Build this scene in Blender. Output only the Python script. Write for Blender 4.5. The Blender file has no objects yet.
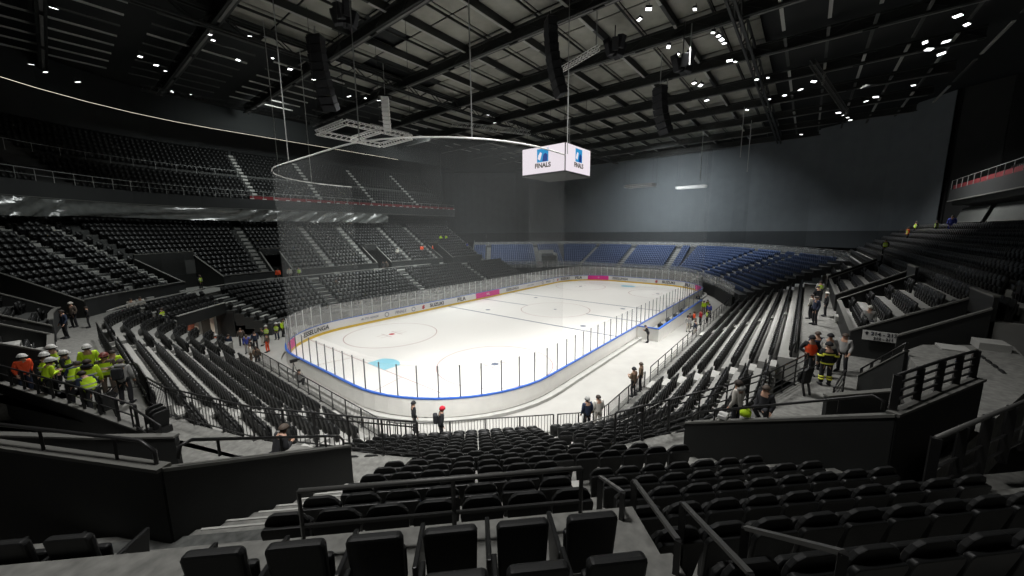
import bpy, bmesh, math, random
from mathutils import Vector, Matrix
random.seed(7)
R_ = math.radians
PI = math.pi
sc = bpy.context.scene
COL = sc.collection

# ------------------------------------------------------------------ camera, world, light, exposure
CAM = Vector((-10.4033, -25.1777, 10.246))
yaw, pit, roll, fpx = 0.677056, -0.154049, -0.009154, 365.137
Fw = Vector((math.cos(yaw)*math.cos(pit), math.sin(yaw)*math.cos(pit), math.sin(pit)))
Rt = Vector((math.sin(yaw), -math.cos(yaw), 0.0))
Up = Rt.cross(Fw)
Rt2 = Rt*math.cos(roll) + Up*math.sin(roll)
Up2 = -Rt*math.sin(roll) + Up*math.cos(roll)
cd = bpy.data.cameras.new('camera')
cam = bpy.data.objects.new('camera', cd)
COL.objects.link(cam)
m = Matrix((Rt2, Up2, -Fw)).transposed().to_4x4()
m.translation = CAM
cam.matrix_world = m
cd.sensor_fit = 'HORIZONTAL'; cd.sensor_width = 36.0
cd.lens = fpx/1024.0*36.0
cd.clip_start = 0.05; cd.clip_end = 400
sc.camera = cam

w = bpy.data.worlds.new('world'); sc.world = w
w.use_nodes = True
w.node_tree.nodes['Background'].inputs[0].default_value = (0.80, 0.92, 1.0, 1)
w.node_tree.nodes['Background'].inputs[1].default_value = 0.035
sc.view_settings.view_transform = 'Standard'
sc.view_settings.look = 'None'
sc.view_settings.gamma = 1.0
sc.view_settings.exposure = 0.0
try: sc.view_settings.use_curve_mapping = False
except Exception: pass

def area(name, loc, target, size, power, col=(1, 0.98, 0.95), spread=180, sy=None):
    l = bpy.data.lights.new(name, 'AREA'); l.energy = power; l.color = col
    l.shape = 'RECTANGLE'; l.size = size; l.size_y = sy or size
    l.spread = R_(spread)
    o = bpy.data.objects.new(name, l); COL.objects.link(o)
    o.location = loc
    d = Vector(target) - Vector(loc)
    o.rotation_euler = d.to_track_quat('-Z', 'Y').to_euler()
    return o
# rink flood lights, mounted in the roof rigs
for i, (x, y) in enumerate([(9, -7), (9, 7), (23, -7), (23, 7), (37, -7), (37, 7), (51, -7), (51, 7)]):
    area('rink_floodlight', (x, y, 25.0), (x, y, 0), 1.6, 610, (1.0, 0.985, 0.95), 78)
# house lights over the stands, and fill lights added to lift dark parts
area('house_fill_light', (6, -15, 25.5), (7, -18, 0), 2.5, 1500, (1.0, 0.985, 0.96), 80)
area('house_fill_light', (-9, -22, 26), (3, -9, 0), 2.5, 850, (1.0, 0.985, 0.96), 55)
area('house_fill_light', (22, -33, 26), (22, -13.5, 0), 2.5, 750, (1.0, 0.985, 0.96), 55)
area('house_fill_light', (-9, -19, 25.5), (-6, -18, 0), 2.5, 750, (1.0, 0.985, 0.96), 100)
area('house_fill_light', (24, -17, 25.5), (24, -20, 0), 2.5, 1600, (1.0, 0.985, 0.96), 75)
area('house_fill_light', (-4, 2, 25.5), (-6, 2, 0), 2.5, 1500, (1.0, 0.985, 0.96), 90)
area('house_fill_light', (25, 22, 25.5), (25, 26, 0), 2.5, 3000, (0.95, 1.0, 0.98), 100)  # power raised to make up for missing haze on the left
area('house_fill_light', (0, 22, 25.5), (-4, 26, 0), 2.5, 700, (0.95, 1.0, 0.98), 100)
area('house_fill_light', (62, 0, 25.5), (76, 0, 10), 2.5, 3300, (0.92, 0.97, 1.0), 120)  # added fill light that brightens the far curtain
area('house_fill_light', (10, 30, 26.5), (12, 44, 18), 2.0, 900, (0.95, 1.0, 0.98), 120)  # fill added to brighten the left upper tier
area('house_fill_light', (34, 30, 26.5), (36, 44, 18), 2.0, 900, (0.95, 1.0, 0.98), 120)  # second added fill for the same tier, farther along
area('house_fill_light', (56, 30, 26), (58, 34, 3), 2.5, 1500, (0.92, 0.97, 1.0), 110)  # fill added over the unlit left part of the blue stand
area('house_fill_light', (52, -28, 26.5), (52, -39, 11), 2.5, 1300, (1, 0.99, 0.97), 90)  # fill added so the right-hand boxes show
area('house_fill_light', (60, -16, 25.5), (64, -21, 0), 2.5, 900, (0.92, 0.97, 1.0), 100)

# ------------------------------------------------------------------ materials
def mat(name, col, rough=0.6, metal=0.0, noise=0.0, nscale=3.0, spec=0.5, emit=None, estr=1.0, alpha=None, bump=0.0):
    m = bpy.data.materials.new(name); m.use_nodes = True
    nt = m.node_tree; b = nt.nodes['Principled BSDF']
    b.inputs['Base Color'].default_value = (*col, 1)
    b.inputs['Roughness'].default_value = rough
    b.inputs['Metallic'].default_value = metal
    b.inputs['Specular IOR Level'].default_value = spec
    if noise > 0 or bump > 0:
        tc = nt.nodes.new('ShaderNodeTexCoord')
        n = nt.nodes.new('ShaderNodeTexNoise'); n.inputs['Scale'].default_value = nscale; n.inputs['Detail'].default_value = 6
        nt.links.new(tc.outputs['Object'], n.inputs['Vector'])
        if noise > 0:
            mx = nt.nodes.new('ShaderNodeMix'); mx.data_type = 'RGBA'
            mx.inputs[6].default_value = (*[c*(1-noise) for c in col], 1)
            mx.inputs[7].default_value = (*[min(1, c*(1+noise)) for c in col], 1)
            nt.links.new(n.outputs['Fac'], mx.inputs[0])
            nt.links.new(mx.outputs[2], b.inputs['Base Color'])
        if bump > 0:
            bp = nt.nodes.new('ShaderNodeBump'); bp.inputs['Strength'].default_value = bump
            nt.links.new(n.outputs['Fac'], bp.inputs['Height'])
            nt.links.new(bp.outputs['Normal'], b.inputs['Normal'])
    if emit:
        b.inputs['Emission Color'].default_value = (*emit, 1)
        b.inputs['Emission Strength'].default_value = estr
    if alpha is not None:
        out = nt.nodes['Material Output']
        tr = nt.nodes.new('ShaderNodeBsdfTransparent')
        ms = nt.nodes.new('ShaderNodeMixShader'); ms.inputs[0].default_value = alpha
        nt.links.new(tr.outputs[0], ms.inputs[1]); nt.links.new(b.outputs[0], ms.inputs[2])
        nt.links.new(ms.outputs[0], out.inputs[0])
    return m
M = {}
M['ice'] = mat('ice', (0.80, 0.79, 0.76), 0.38, noise=0.035, nscale=0.35, spec=0.35)
M['concrete'] = mat('concrete', (0.17, 0.17, 0.158), 0.85, noise=0.7, nscale=7)
M['slab'] = mat('arena_slab', (0.36, 0.355, 0.335), 0.8, noise=0.15, nscale=0.8)
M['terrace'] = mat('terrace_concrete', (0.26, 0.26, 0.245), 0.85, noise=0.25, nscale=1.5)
M['terrace_shaded'] = mat('shaded_terrace_concrete', (0.05, 0.052, 0.05), 0.9, noise=0.25, nscale=1.0)  # terrace concrete with dim light of the distant stands put into its colour
M['step'] = mat('stair_concrete', (0.36, 0.36, 0.34), 0.85, noise=0.2, nscale=2)
M['chair'] = mat('chair_plastic', (0.010, 0.0105, 0.0105), 0.42, spec=0.4)
M['chair_fabric'] = mat('chair_cushion', (0.010, 0.0105, 0.0105), 0.6, noise=0.4, nscale=60, spec=0.35)
M['blue_seat'] = mat('blue_seat', (0.045, 0.075, 0.17), 0.5)
M['black'] = mat('black_paint', (0.0075, 0.0085, 0.008), 0.7, noise=0.5, nscale=2.0)
M['rail'] = mat('black_rail', (0.018, 0.018, 0.018), 0.4, metal=0.2)
M['railcap'] = mat('grey_rail', (0.10, 0.10, 0.095), 0.5, metal=0.3)
M['edge'] = mat('wall_coping', (0.12, 0.12, 0.11), 0.7)
M['board_out'] = mat('board_white', (0.80, 0.79, 0.75), 0.6, noise=0.08, nscale=2)
M['board_in'] = mat('board_face', (0.82, 0.81, 0.80), 0.4)
M['blue_cap'] = mat('blue_cap', (0.03, 0.12, 0.50), 0.4)
M['yellow'] = mat('yellow_kick', (0.75, 0.50, 0.03), 0.5)
M['pink'] = mat('pink_banner', (0.75, 0.03, 0.28), 0.5)
M['ink'] = mat('ink', (0.012, 0.014, 0.02), 0.6)
M['red'] = mat('red', (0.45, 0.02, 0.03), 0.6)
M['grey_ink'] = mat('grey_ink', (0.28, 0.29, 0.33), 0.6)
M['ice_blue'] = mat('ice_blue_line', (0.10, 0.13, 0.20), 0.4)
M['ice_red'] = mat('ice_red_line', (0.42, 0.28, 0.27), 0.4)
M['crease'] = mat('crease_blue', (0.28, 0.60, 0.72), 0.35)
M['glass'] = mat('rink_glass', (0.75, 0.8, 0.8), 0.15, alpha=0.07)
M['glass_worn'] = mat('film_covered_glass', (0.55, 0.56, 0.55), 0.5, alpha=0.34)
M['post'] = mat('stanchion', (0.16, 0.165, 0.17), 0.4, metal=0.3)
M['post_w'] = mat('white_stanchion', (0.55, 0.56, 0.56), 0.4)
M['net'] = mat('safety_net', (0.50, 0.53, 0.53), 0.9, alpha=0.075)
M['curtain'] = mat('curtain', (0.135, 0.152, 0.162), 0.95, noise=0.15, nscale=0.6)
M['curtain_low'] = mat('curtain_low', (0.012, 0.014, 0.014), 0.95)
M['wall'] = mat('dark_wall', (0.022, 0.024, 0.024), 0.9, noise=0.3, nscale=0.4)
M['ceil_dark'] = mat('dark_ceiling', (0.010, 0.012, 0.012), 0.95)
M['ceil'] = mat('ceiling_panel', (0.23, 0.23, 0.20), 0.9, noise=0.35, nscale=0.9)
M['truss'] = mat('truss_black', (0.016, 0.018, 0.017), 0.6)
M['flange'] = mat('truss_flange', (0.30, 0.30, 0.28), 0.6)
M['flange2'] = mat('dull_flange', (0.12, 0.12, 0.115), 0.6)
M['alu'] = mat('aluminium', (0.82, 0.82, 0.80), 0.45, metal=0.1)
M['cable'] = mat('cable', (0.30, 0.31, 0.30), 0.6)
M['lamp'] = mat('lamp_lens', (1, 1, 1), 0.5, emit=(0.97, 0.98, 1.0), estr=3.0)
M['strip'] = mat('strip_light', (1, 1, 0.9), 0.5, emit=(1.0, 0.90, 0.72), estr=1.1)
M['screen'] = mat('screen', (0.02, 0.02, 0.02), 0.6, emit=(0.92, 0.84, 0.90), estr=0.93)
M['scr_blue'] = mat('screen_blue', (0.0, 0.0, 0.02), 0.6, emit=(0.03, 0.35, 0.72), estr=0.8)
M['scr_navy'] = mat('screen_navy', (0.0, 0.0, 0.02), 0.6, emit=(0.01, 0.06, 0.32), estr=0.7)
M['scr_ink'] = mat('screen_ink', (0.02, 0.02, 0.02), 0.6, emit=(0.10, 0.08, 0.06), estr=0.6)
M['redcurt'] = mat('red_panel', (0.14, 0.010, 0.014), 0.8)
M['foil'] = mat('plastic_sheet', (0.10, 0.105, 0.10), 0.25, noise=0.6, nscale=1.5, bump=1.0, spec=0.8)
M['white'] = mat('white_panel', (0.55, 0.55, 0.53), 0.6)
M['hivis'] = mat('hivis', (0.58, 0.85, 0.02), 0.7)
M['orange'] = mat('orange', (0.85, 0.09, 0.02), 0.7)
M['reflect'] = mat('reflective', (0.70, 0.70, 0.62), 0.4)
M['yellow_refl'] = mat('yellow_reflective', (0.75, 0.75, 0.08), 0.5)
M['cloth_black'] = mat('cloth_black', (0.016, 0.017, 0.020), 0.9)
M['cloth_navy'] = mat('cloth_navy', (0.02, 0.03, 0.06), 0.9)
M['cloth_grey'] = mat('cloth_grey', (0.30, 0.30, 0.29), 0.9)
M['cloth_white'] = mat('cloth_white', (0.55, 0.53, 0.48), 0.9)
M['cloth_tan'] = mat('cloth_tan', (0.16, 0.11, 0.07), 0.9)
M['cloth_brown'] = mat('cloth_brown', (0.09, 0.07, 0.055), 0.9)
M['cloth_blue'] = mat('cloth_blue', (0.05, 0.07, 0.35), 0.9)
M['skin'] = mat('skin', (0.50, 0.30, 0.21), 0.6)
M['hair'] = mat('hair', (0.03, 0.02, 0.015), 0.7)
M['hair_grey'] = mat('hair_grey', (0.075, 0.055, 0.042), 0.7)
M['helmet'] = mat('helmet', (0.60, 0.60, 0.58), 0.35)
M['helmet_red'] = mat('helmet_red', (0.20, 0.05, 0.04), 0.4)
M['beanie_red'] = mat('beanie_red', (0.50, 0.01, 0.03), 0.8)
M['brick'] = mat('tunnel_lining', (0.22, 0.07, 0.045), 0.8, noise=0.5, nscale=2.5)
M['teal'] = mat('teal_tag', (0.15, 0.48, 0.50), 0.6)

# ------------------------------------------------------------------ helpers
def tag(o, label=None, cat=None, group=None, kind=None):
    if label: o['label'] = label
    if cat: o['category'] = cat
    if group: o['group'] = group
    if kind: o['kind'] = kind
    return o
def empty(name, loc, rz=0.0):
    o = bpy.data.objects.new(name, None); COL.objects.link(o)
    o.location = loc; o.rotation_euler = (0, 0, rz); o.empty_display_size = 0.2
    return o
def copy_tree(o, parent=None):
    c = o.copy(); COL.objects.link(c); c.parent = parent
    for ch in list(o.children): copy_tree(ch, c)
    return c
class MB:
    def __init__(s): s.v = []; s.f = []; s.mi = []; s.cur = 0
    def add(s, vs, fs):
        b = len(s.v); s.v += [tuple(p) for p in vs]
        for f in fs: s.f.append([b+i for i in f]); s.mi.append(s.cur)
        return s
    def box(s, x0, x1, y0, y1, z0, z1):
        return s.add([(x0,y0,z0),(x1,y0,z0),(x1,y1,z0),(x0,y1,z0),(x0,y0,z1),(x1,y0,z1),(x1,y1,z1),(x0,y1,z1)],
                     [(0,3,2,1),(4,5,6,7),(0,1,5,4),(1,2,6,5),(2,3,7,6),(3,0,4,7)])
    def hexa(s, p):   # 8 pts: bottom 4 ccw, top 4 ccw
        return s.add(p, [(0,3,2,1),(4,5,6,7),(0,1,5,4),(1,2,6,5),(2,3,7,6),(3,0,4,7)])
    def prism(s, pts, z0, z1):
        n = len(pts)
        zz0 = z0 if isinstance(z0, (list, tuple)) else [z0]*n
        zz1 = z1 if isinstance(z1, (list, tuple)) else [z1]*n
        vs = [(p[0], p[1], zz0[i]) for i, p in enumerate(pts)] + [(p[0], p[1], zz1[i]) for i, p in enumerate(pts)]
        fs = [tuple(range(n-1, -1, -1)), tuple(range(n, 2*n))] + [(i, (i+1) % n, n+(i+1) % n, n+i) for i in range(n)]
        return s.add(vs, fs)
    def bar(s, a, b, w_, h=None, up=(0, 0, 1)):   # rectangular bar between two points
        a = Vector(a); b = Vector(b); h = h or w_
        d = (b-a)
        if d.length < 1e-6: return s
        d.normalize(); up = Vector(up)
        if abs(d.dot(up)) > 0.98: up = Vector((1, 0, 0))
        x = d.cross(up).normalized(); y = x.cross(d).normalized()
        q = [(-w_/2, -h/2), (w_/2, -h/2), (w_/2, h/2), (-w_/2, h/2)]
        vs = [a + x*i + y*j for i, j in q] + [b + x*i + y*j for i, j in q]
        return s.add(vs, [(0,1,2,3),(7,6,5,4),(0,4,5,1),(1,5,6,2),(2,6,7,3),(3,7,4,0)])
    def tube(s, pts, r, n=8):
        pts = [Vector(p) for p in pts]; rings = []; vs = []; fs = []
        pd = None; x = None
        for i, p in enumerate(pts):
            d = (pts[min(i+1, len(pts)-1)] - pts[max(i-1, 0)]).normalized()
            if x is None:
                up = Vector((0, 0, 1)) if abs(d.z) < .95 else Vector((1, 0, 0))
                x = d.cross(up).normalized()
            else: x = (x - d*x.dot(d)).normalized()
            y = d.cross(x)
            rr = r[i] if isinstance(r, (list, tuple)) else r
            for k in range(n):
                a = 2*PI*k/n; vs.append(p + x*math.cos(a)*rr + y*math.sin(a)*rr)
        L = len(pts)
        for i in range(L-1):
            for k in range(n):
                fs.append((i*n+k, i*n+(k+1) % n, (i+1)*n+(k+1) % n, (i+1)*n+k))
        fs.append(tuple(range(n-1, -1, -1))); fs.append(tuple((L-1)*n+k for k in range(n)))
        return s.add(vs, fs)
    def build(s, name, mats, parent=None, smooth=False, bevel=0.0):
        me = bpy.data.meshes.new(name); me.from_pydata(s.v, [], s.f)
        ms = mats if isinstance(mats, (list, tuple)) else [mats]
        for m_ in ms: me.materials.append(m_)
        if len(ms) > 1: me.polygons.foreach_set('material_index', s.mi)
        if smooth: me.polygons.foreach_set('use_smooth', [True]*len(me.polygons))
        me.update()
        o = bpy.data.objects.new(name, me); COL.objects.link(o)
        if parent: o.parent = parent
        if bevel > 0:
            md = o.modifiers.new('bevel', 'BEVEL'); md.width = bevel; md.segments = 2; md.limit_method = 'ANGLE'
        return o
def struct(o, label=None):
    o['kind'] = 'structure'
    if label: o['label'] = label
    return o
def fix_normals(o):
    bm = bmesh.new(); bm.from_mesh(o.data); bmesh.ops.recalc_face_normals(bm, faces=bm.faces); bm.to_mesh(o.data); bm.free(); return o
S2 = math.sqrt(.5)
def st(s, t, z=None):     # corner axes: s runs right along the corner rows, t runs towards the ice
    x = (s+t)*S2; y = (t-s)*S2
    return (x, y) if z is None else (x, y, z)
def in_view(x, y, z, mg=40):
    d = Vector((x, y, z)) - CAM; q = d.dot(Fw)
    if q < 0.3: return False, q
    px = 512 + fpx*d.dot(Rt2)/q; py = 288 - fpx*d.dot(Up2)/q
    return (-mg < px < 1024+mg and -mg < py < 576+mg), q

# ------------------------------------------------------------------ the bowl path (first row line, offset d outwards)
R0 = 3.0
def make_path(V):
    segs = []; n = len(V); prev = Vector(V[0]); u = 0
    for i in range(1, n):
        a = Vector(V[i-1]); b = Vector(V[i]); d = (b-a).normalized()
        if i < n-1:
            d2 = (Vector(V[i+1])-b).normalized()
            ang = math.acos(max(-1, min(1, d.dot(d2)))); tl = R0*math.tan(ang/2)
            end = b - d*tl
        else: end = b
        L = (end-prev).length
        segs.append(('l', u, L, prev.copy(), d)); u += L
        if i < n-1:
            inn = Vector((d.y, -d.x))       # inward side (towards the ice) is to the right of travel
            c = end + inn*R0
            La = R0*ang
            segs.append(('a', u, La, c, (end-c).normalized(), -1)); u += La
            prev = b + d2*tl
    return segs, u
def peval(segs, u, d):
    for sgm in segs:
        if u <= sgm[1]+sgm[2] or sgm is segs[-1]: break
    q = u - sgm[1]
    if sgm[0] == 'l':
        dr = sgm[4]; nrm = Vector((-dr.y, dr.x)); p = sgm[3] + dr*q + nrm*d; rad = 1.0
    else:
        a = -q/R0; v = sgm[4]; nrm = Vector((v.x*math.cos(a)-v.y*math.sin(a), v.x*math.sin(a)+v.y*math.cos(a)))
        p = sgm[3] + nrm*(R0+d); rad = (R0+d)/R0
    return p, nrm, rad
XE = 64.0
BOWL, BU = make_path([(XE, -18.8), (4.5, -18.8), (-2.6, -11.7), (-2.6, 11.7), (4.5, 18.8), (XE, 18.8)])
def ux(x, side):       # u for a given x on the right (-1) or left (+1) side
    return XE-x if side < 0 else BU-(XE-x)
U_C0, U_C1, U_C2, U_C3 = [v+XE-52 for v in (46.26, 48.61, 56.17, 58.53)]     # right corner arcs
def uy(y): return U_C3 + (y + 11.7 - 1.243)            # near end, x = -2.6
def usamples(segs, u0, u1):
    us = [u0]; 
    for sgm in segs:
        a, b = sgm[1], sgm[1]+sgm[2]
        if sgm[0] == 'a':
            for k in range(6):
                q = a+(b-a)*k/5
                if u0 < q < u1: us.append(q)
    us.append(u1)
    return us
def band(mb, segs, u0, u1, d0, d1, z0, z1):
    us = usamples(segs, u0, u1)
    for a, b in zip(us, us[1:]):
        if b-a < 1e-4: continue
        p = [peval(segs, a, d0)[0], peval(segs, b, d0)[0], peval(segs, b, d1)[0], peval(segs, a, d1)[0]]
        mb.hexa([(q.x, q.y, z0) for q in p] + [(q.x, q.y, z1) for q in p])

def zl(k): return 1.15 + .36*k + .0035*k*k      # lower tier row floors
RD = .82
chairs = []         # (x, y, z, facing angle, block, row, index)
def seat_row(segs, u0, u1, dback, z, block, row, pitch=.52, inset=.3):
    u = u0; 
    # walk along the row at true spacing
    first = True; i = 0
    rad = peval(segs, u+.01, dback)[2]
    u += inset/rad
    while True:
        p, n, rad = peval(segs, u, dback)
        if u > u1 - inset/rad: break
        chairs.append((p.x, p.y, z, math.atan2(-n.y, -n.x)-PI/2, block, row, i)); i += 1
        u += pitch/rad
# ------------------------------------------------------------------ structure: floor and ice
mb = MB(); mb.box(-60, 100, -70, 70, -.6, -.06); o = mb.build('floor', M['slab']); struct(o)
def rink_pts(off=0.0, n=14, r=8.5, L=60.0, W=26.0):
    pts = []
    for cx, cy, a0 in ((L-r, -W/2+r, -90), (L-r, W/2-r, 0), (r, W/2-r, 90), (r, -W/2+r, 180)):
        for k in range(n+1):
            a = R_(a0 + 90*k/n); pts.append((cx+(r+off)*math.cos(a), cy+(r+off)*math.sin(a)))
    return pts
mb = MB(); mb.prism(rink_pts(0.02), -.059, 0.0); ice = struct(mb.build('floor', M['ice']), 'white ice sheet of the hockey rink with painted lines')
def ice_mark(name, m_, build, z=.004):
    mb = MB(); build(mb); o = mb.build(name, m_, ice); return o
def quad(mb, x0, x1, y0, y1, z=.004): mb.add([(x0,y0,z),(x1,y0,z),(x1,y1,z),(x0,y1,z)], [(0,1,2,3)])
def ring(mb, cx, cy, r0, r1, a0=0, a1=360, n=48, z=.004):
    vs = []
    for k in range(n+1):
        a = R_(a0+(a1-a0)*k/n); vs += [(cx+r0*math.cos(a), cy+r0*math.sin(a), z), (cx+r1*math.cos(a), cy+r1*math.sin(a), z)]
    mb.add(vs, [(2*i, 2*i+1, 2*i+3, 2*i+2) for i in range(n)])
def disc(mb, cx, cy, r, n=24, z=.005):
    mb.add([(cx+r*math.cos(2*PI*k/n), cy+r*math.sin(2*PI*k/n), z) for k in range(n)], [tuple(range(n))])
for x in (22.86, 37.14): ice_mark('blue_line', M['ice_blue'], lambda b: quad(b, x-.13, x+.13, -12.95, 12.95))
ice_mark('centre_line', M['ice_blue'], lambda b: (quad(b, 29.88, 30.12, -12.95, -4.5), quad(b, 29.88, 30.12, 4.5, 12.95)))
for x in (4.0, 56.0): ice_mark('goal_line', M['ice_red'], lambda b: quad(b, x-.04, x+.04, -11.6, 11.6))
for x in (10, 50):
    for y in (-7, 7):
        ice_mark('faceoff_circle', M['ice_red'], lambda b: ring(b, x, y, 4.46, 4.54))
        ice_mark('faceoff_spot', M['red'] if y > 0 and x == 10 else M['ice_blue'], lambda b: disc(b, x, y, .3))
        def marks(b):
            for sx in (-1, 1):
                for sy in (-1, 1):
                    quad(b, x+sx*.6-.04+ (0 if sx<0 else 0), x+sx*.6+.04, y+sy*.45-.45, y+sy*.45+.45)
                    quad(b, x+sx*1.05-.45, x+sx*1.05+.45, y+sy*.35-.03, y+sy*.35+.03)
        ice_mark('faceoff_mark', M['ice_red'], marks)
ice_mark('centre_circle', M['ice_red'], lambda b: ring(b, 30, 0, 4.46, 4.54))
ice_mark('centre_spot', M['ice_blue'], lambda b: disc(b, 30, 0, .2))
for x in (24.5, 35.5):
    for y in (-7, 7): ice_mark('faceoff_spot', M['ice_blue'], lambda b: disc(b, x, y, .32))
for x, s_ in ((4, 1), (56, -1)):
    def cr(b):
        pts = [(x, -1.22, .006), (x+s_*1.2, -1.22, .006)]
        for k in range(9):
            a = R_(-45+90*k/8); pts.append((x+s_*1.83*math.cos(a), 1.75*math.sin(a)*1.0, .006))
        pts += [(x+s_*1.2, 1.22, .006), (x, 1.22, .006)]
        b.add(pts, [tuple(range(len(pts)))])
    ice_mark('goal_crease', M['crease'], cr)
for (a, b_) in (((4, -3.4), (0.1, -4.3)), ((4, 3.4), (0.1, 4.3))):
    def tz(b): b.bar((a[0], a[1], .003), (b_[0], b_[1], .003), .06, .004)
    ice_mark('trapezoid_line', M['ice_red'], tz)

# ------------------------------------------------------------------ rink boards
rk = empty('rink_boards', (0, 0, 0))
tag(rk, 'white hockey dasher boards with blue top rail and glass around the ice', 'boards')
RP = rink_pts(0.0)
def resample(pts, step, closed=True):
    P = [Vector(p) for p in pts]; 
    if closed: P.append(P[0])
    out = [P[0].copy()]; acc = 0
    tot = sum((b-a).length for a, b in zip(P, P[1:])); n = round(tot/step); step = tot/n
    nxt = step
    for a, b in zip(P, P[1:]):
        L = (b-a).length
        while L > 0 and nxt <= acc+L+1e-6 and len(out) < n:
            out.append(a.lerp(b, (nxt-acc)/L)); nxt += step
        acc += L
    return out
def ribbon(mb, pts_fn, o0, o1, z0, z1, idx=None):
    A = pts_fn(o0); B = pts_fn(o1); n = len(A)
    for i in range(n):
        j = (i+1) % n
        if (Vector(A[i])-Vector(A[j])).length < 1e-4: continue
        mb.hexa([(*A[i], z0), (*A[j], z0), (*B[j], z0), (*B[i], z0), (*A[i], z1), (*A[j], z1), (*B[j], z1), (*B[i], z1)])
mb = MB(); ribbon(mb, rink_pts, .10, .015, 0, 1.05); fix_normals(mb.build('board_backing', M['board_out'], rk))
mb = MB(); ribbon(mb, rink_pts, .014, 0.0, .25, 1.04); fix_normals(mb.build('board_face', M['board_in'], rk))
mb = MB(); ribbon(mb, rink_pts, .014, -.02, 0, .25); fix_normals(mb.build('kick_plate', M['yellow'], rk))
mb = MB(); ribbon(mb, rink_pts, .14, -.02, 1.05, 1.12); fix_normals(mb.build('top_rail', M['blue_cap'], rk))
mb = MB(); ribbon(mb, rink_pts, .75, .45, -.05, .14); tag(fix_normals(mb.build('foot_kerb', M['step'], rk)), 'white low kerb')
P = resample(RP, 1.2); n = len(P)
panes = []
for i in range(n):
    a, b = P[i], P[(i+1) % n]; c = (a+b)/2
    panes.append((( Vector((c.x, c.y, 2)) - CAM).length, i))
order = sorted(panes)
rest_p = MB(); rest_g = MB()
def gh(x, y):
    if y > 10 or (x < 3 and y > 4): return 2.0 if x < 6 else 1.75
    if x > 55: return 1.75
    return 1.85
for rank, (_, i) in enumerate(order):
    a, b = P[i], P[(i+1) % n]; h = 1.12+gh((a.x+b.x)/2, (a.y+b.y)/2)
    bench = a.y < -12.8 and 24 < a.x < 40
    worn = a.y > 6 or a.x > 57
    pm = M['post_w'] if worn else M['post']
    mg = M['glass_worn'] if worn else M['glass']
    if rank < 100:
        q = MB(); q.bar((a.x, a.y, 1.12), (a.x, a.y, h), .055); q.build('stanchion', pm, rk)
        if not bench:
            q = MB(); q.bar((a.x, a.y, (1.12+h)/2), (b.x, b.y, (1.12+h)/2), .014, h-1.14); q.build('glass_pane', mg, rk)
    else:
        rest_p.bar((a.x, a.y, 1.12), (a.x, a.y, h), .055)
        rest_g.bar((a.x, a.y, (1.12+h)/2), (b.x, b.y, (1.12+h)/2), .014, h-1.14)
tag(rest_p.build('stanchion', M['post_w'], rk), kind='stuff'); tag(rest_g.build('glass_pane', M['glass_worn'], rk), kind='stuff')

TMP = bpy.data.scenes.new('work'); TVL = TMP.view_layers[0]
def baked(o):
    TMP.collection.objects.link(o); TVL.update(); dg = TVL.depsgraph
    dg.update()
    me = bpy.data.meshes.new_from_object(o.evaluated_get(dg)); bpy.data.objects.remove(o); return me
def text_mesh(txt, size, m_, name='lettering', parent=None, shear=0.0, ext=0.004, bold=0.0, sx=1.0):
    cu = bpy.data.curves.new(name, 'FONT'); cu.body = txt; cu.size = size; cu.extrude = ext; cu.shear = shear; cu.offset = bold
    cu.align_x = 'CENTER'; cu.align_y = 'CENTER'
    t = bpy.data.objects.new(name, cu); me = baked(t)
    me.materials.clear(); me.materials.append(m_); me.transform(Matrix.Scale(sx, 4, (1, 0, 0)))
    o = bpy.data.objects.new(name, me); COL.objects.link(o)
    if parent: o.parent = parent
    return o
def rink_at(arc):        # point on the inside face of the boards, arc measured from near-left corner towards far end etc.
    pts = [Vector(p) for p in rink_pts(-.028)]
    # order: right-far corner .. left-far .. left-near .. right-near ; travel near-left -> left side -> far end
    k = 3*15-1
    seq = [pts[(k - i) % len(pts)] for i in range(len(pts)+1)]
    acc = 0
    for a, b in zip(seq, seq[1:]):
        L = (b-a).length
        if L > 0 and arc <= acc+L: return a.lerp(b, (arc-acc)/L), (b-a).normalized()
        acc += L
    return seq[-1], Vector((1, 0))
def place_ad(o, arc, z):
    for v in o.data.vertices:
        p, d = rink_at(arc+v.co.x); n_ = Vector((-d.y, d.x)) if False else Vector((d.y, -d.x))
        v.co = (p.x+n_.x*(v.co.z+.012), p.y+n_.y*(v.co.z+.012), z+v.co.y)
    o.data.update(); return
    p, d = rink_at(arc)
    o.rotation_euler = (PI/2, 0, math.atan2(d.y, d.x)); o.location = (p.x, p.y, z)
def ad_panel(arc0, arc1, m_, name='banner'):
    mb = MB(); N = max(1, int((arc1-arc0)/1.0))
    for k in range(N):
        a, _ = rink_at(arc0+(arc1-arc0)*k/N); b, _ = rink_at(arc0+(arc1-arc0)*(k+1)/N)
        mb.bar((a.x, a.y, .62), (b.x, b.y, .62), .012, .80)
    return mb.build(name, m_, rk)
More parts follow.
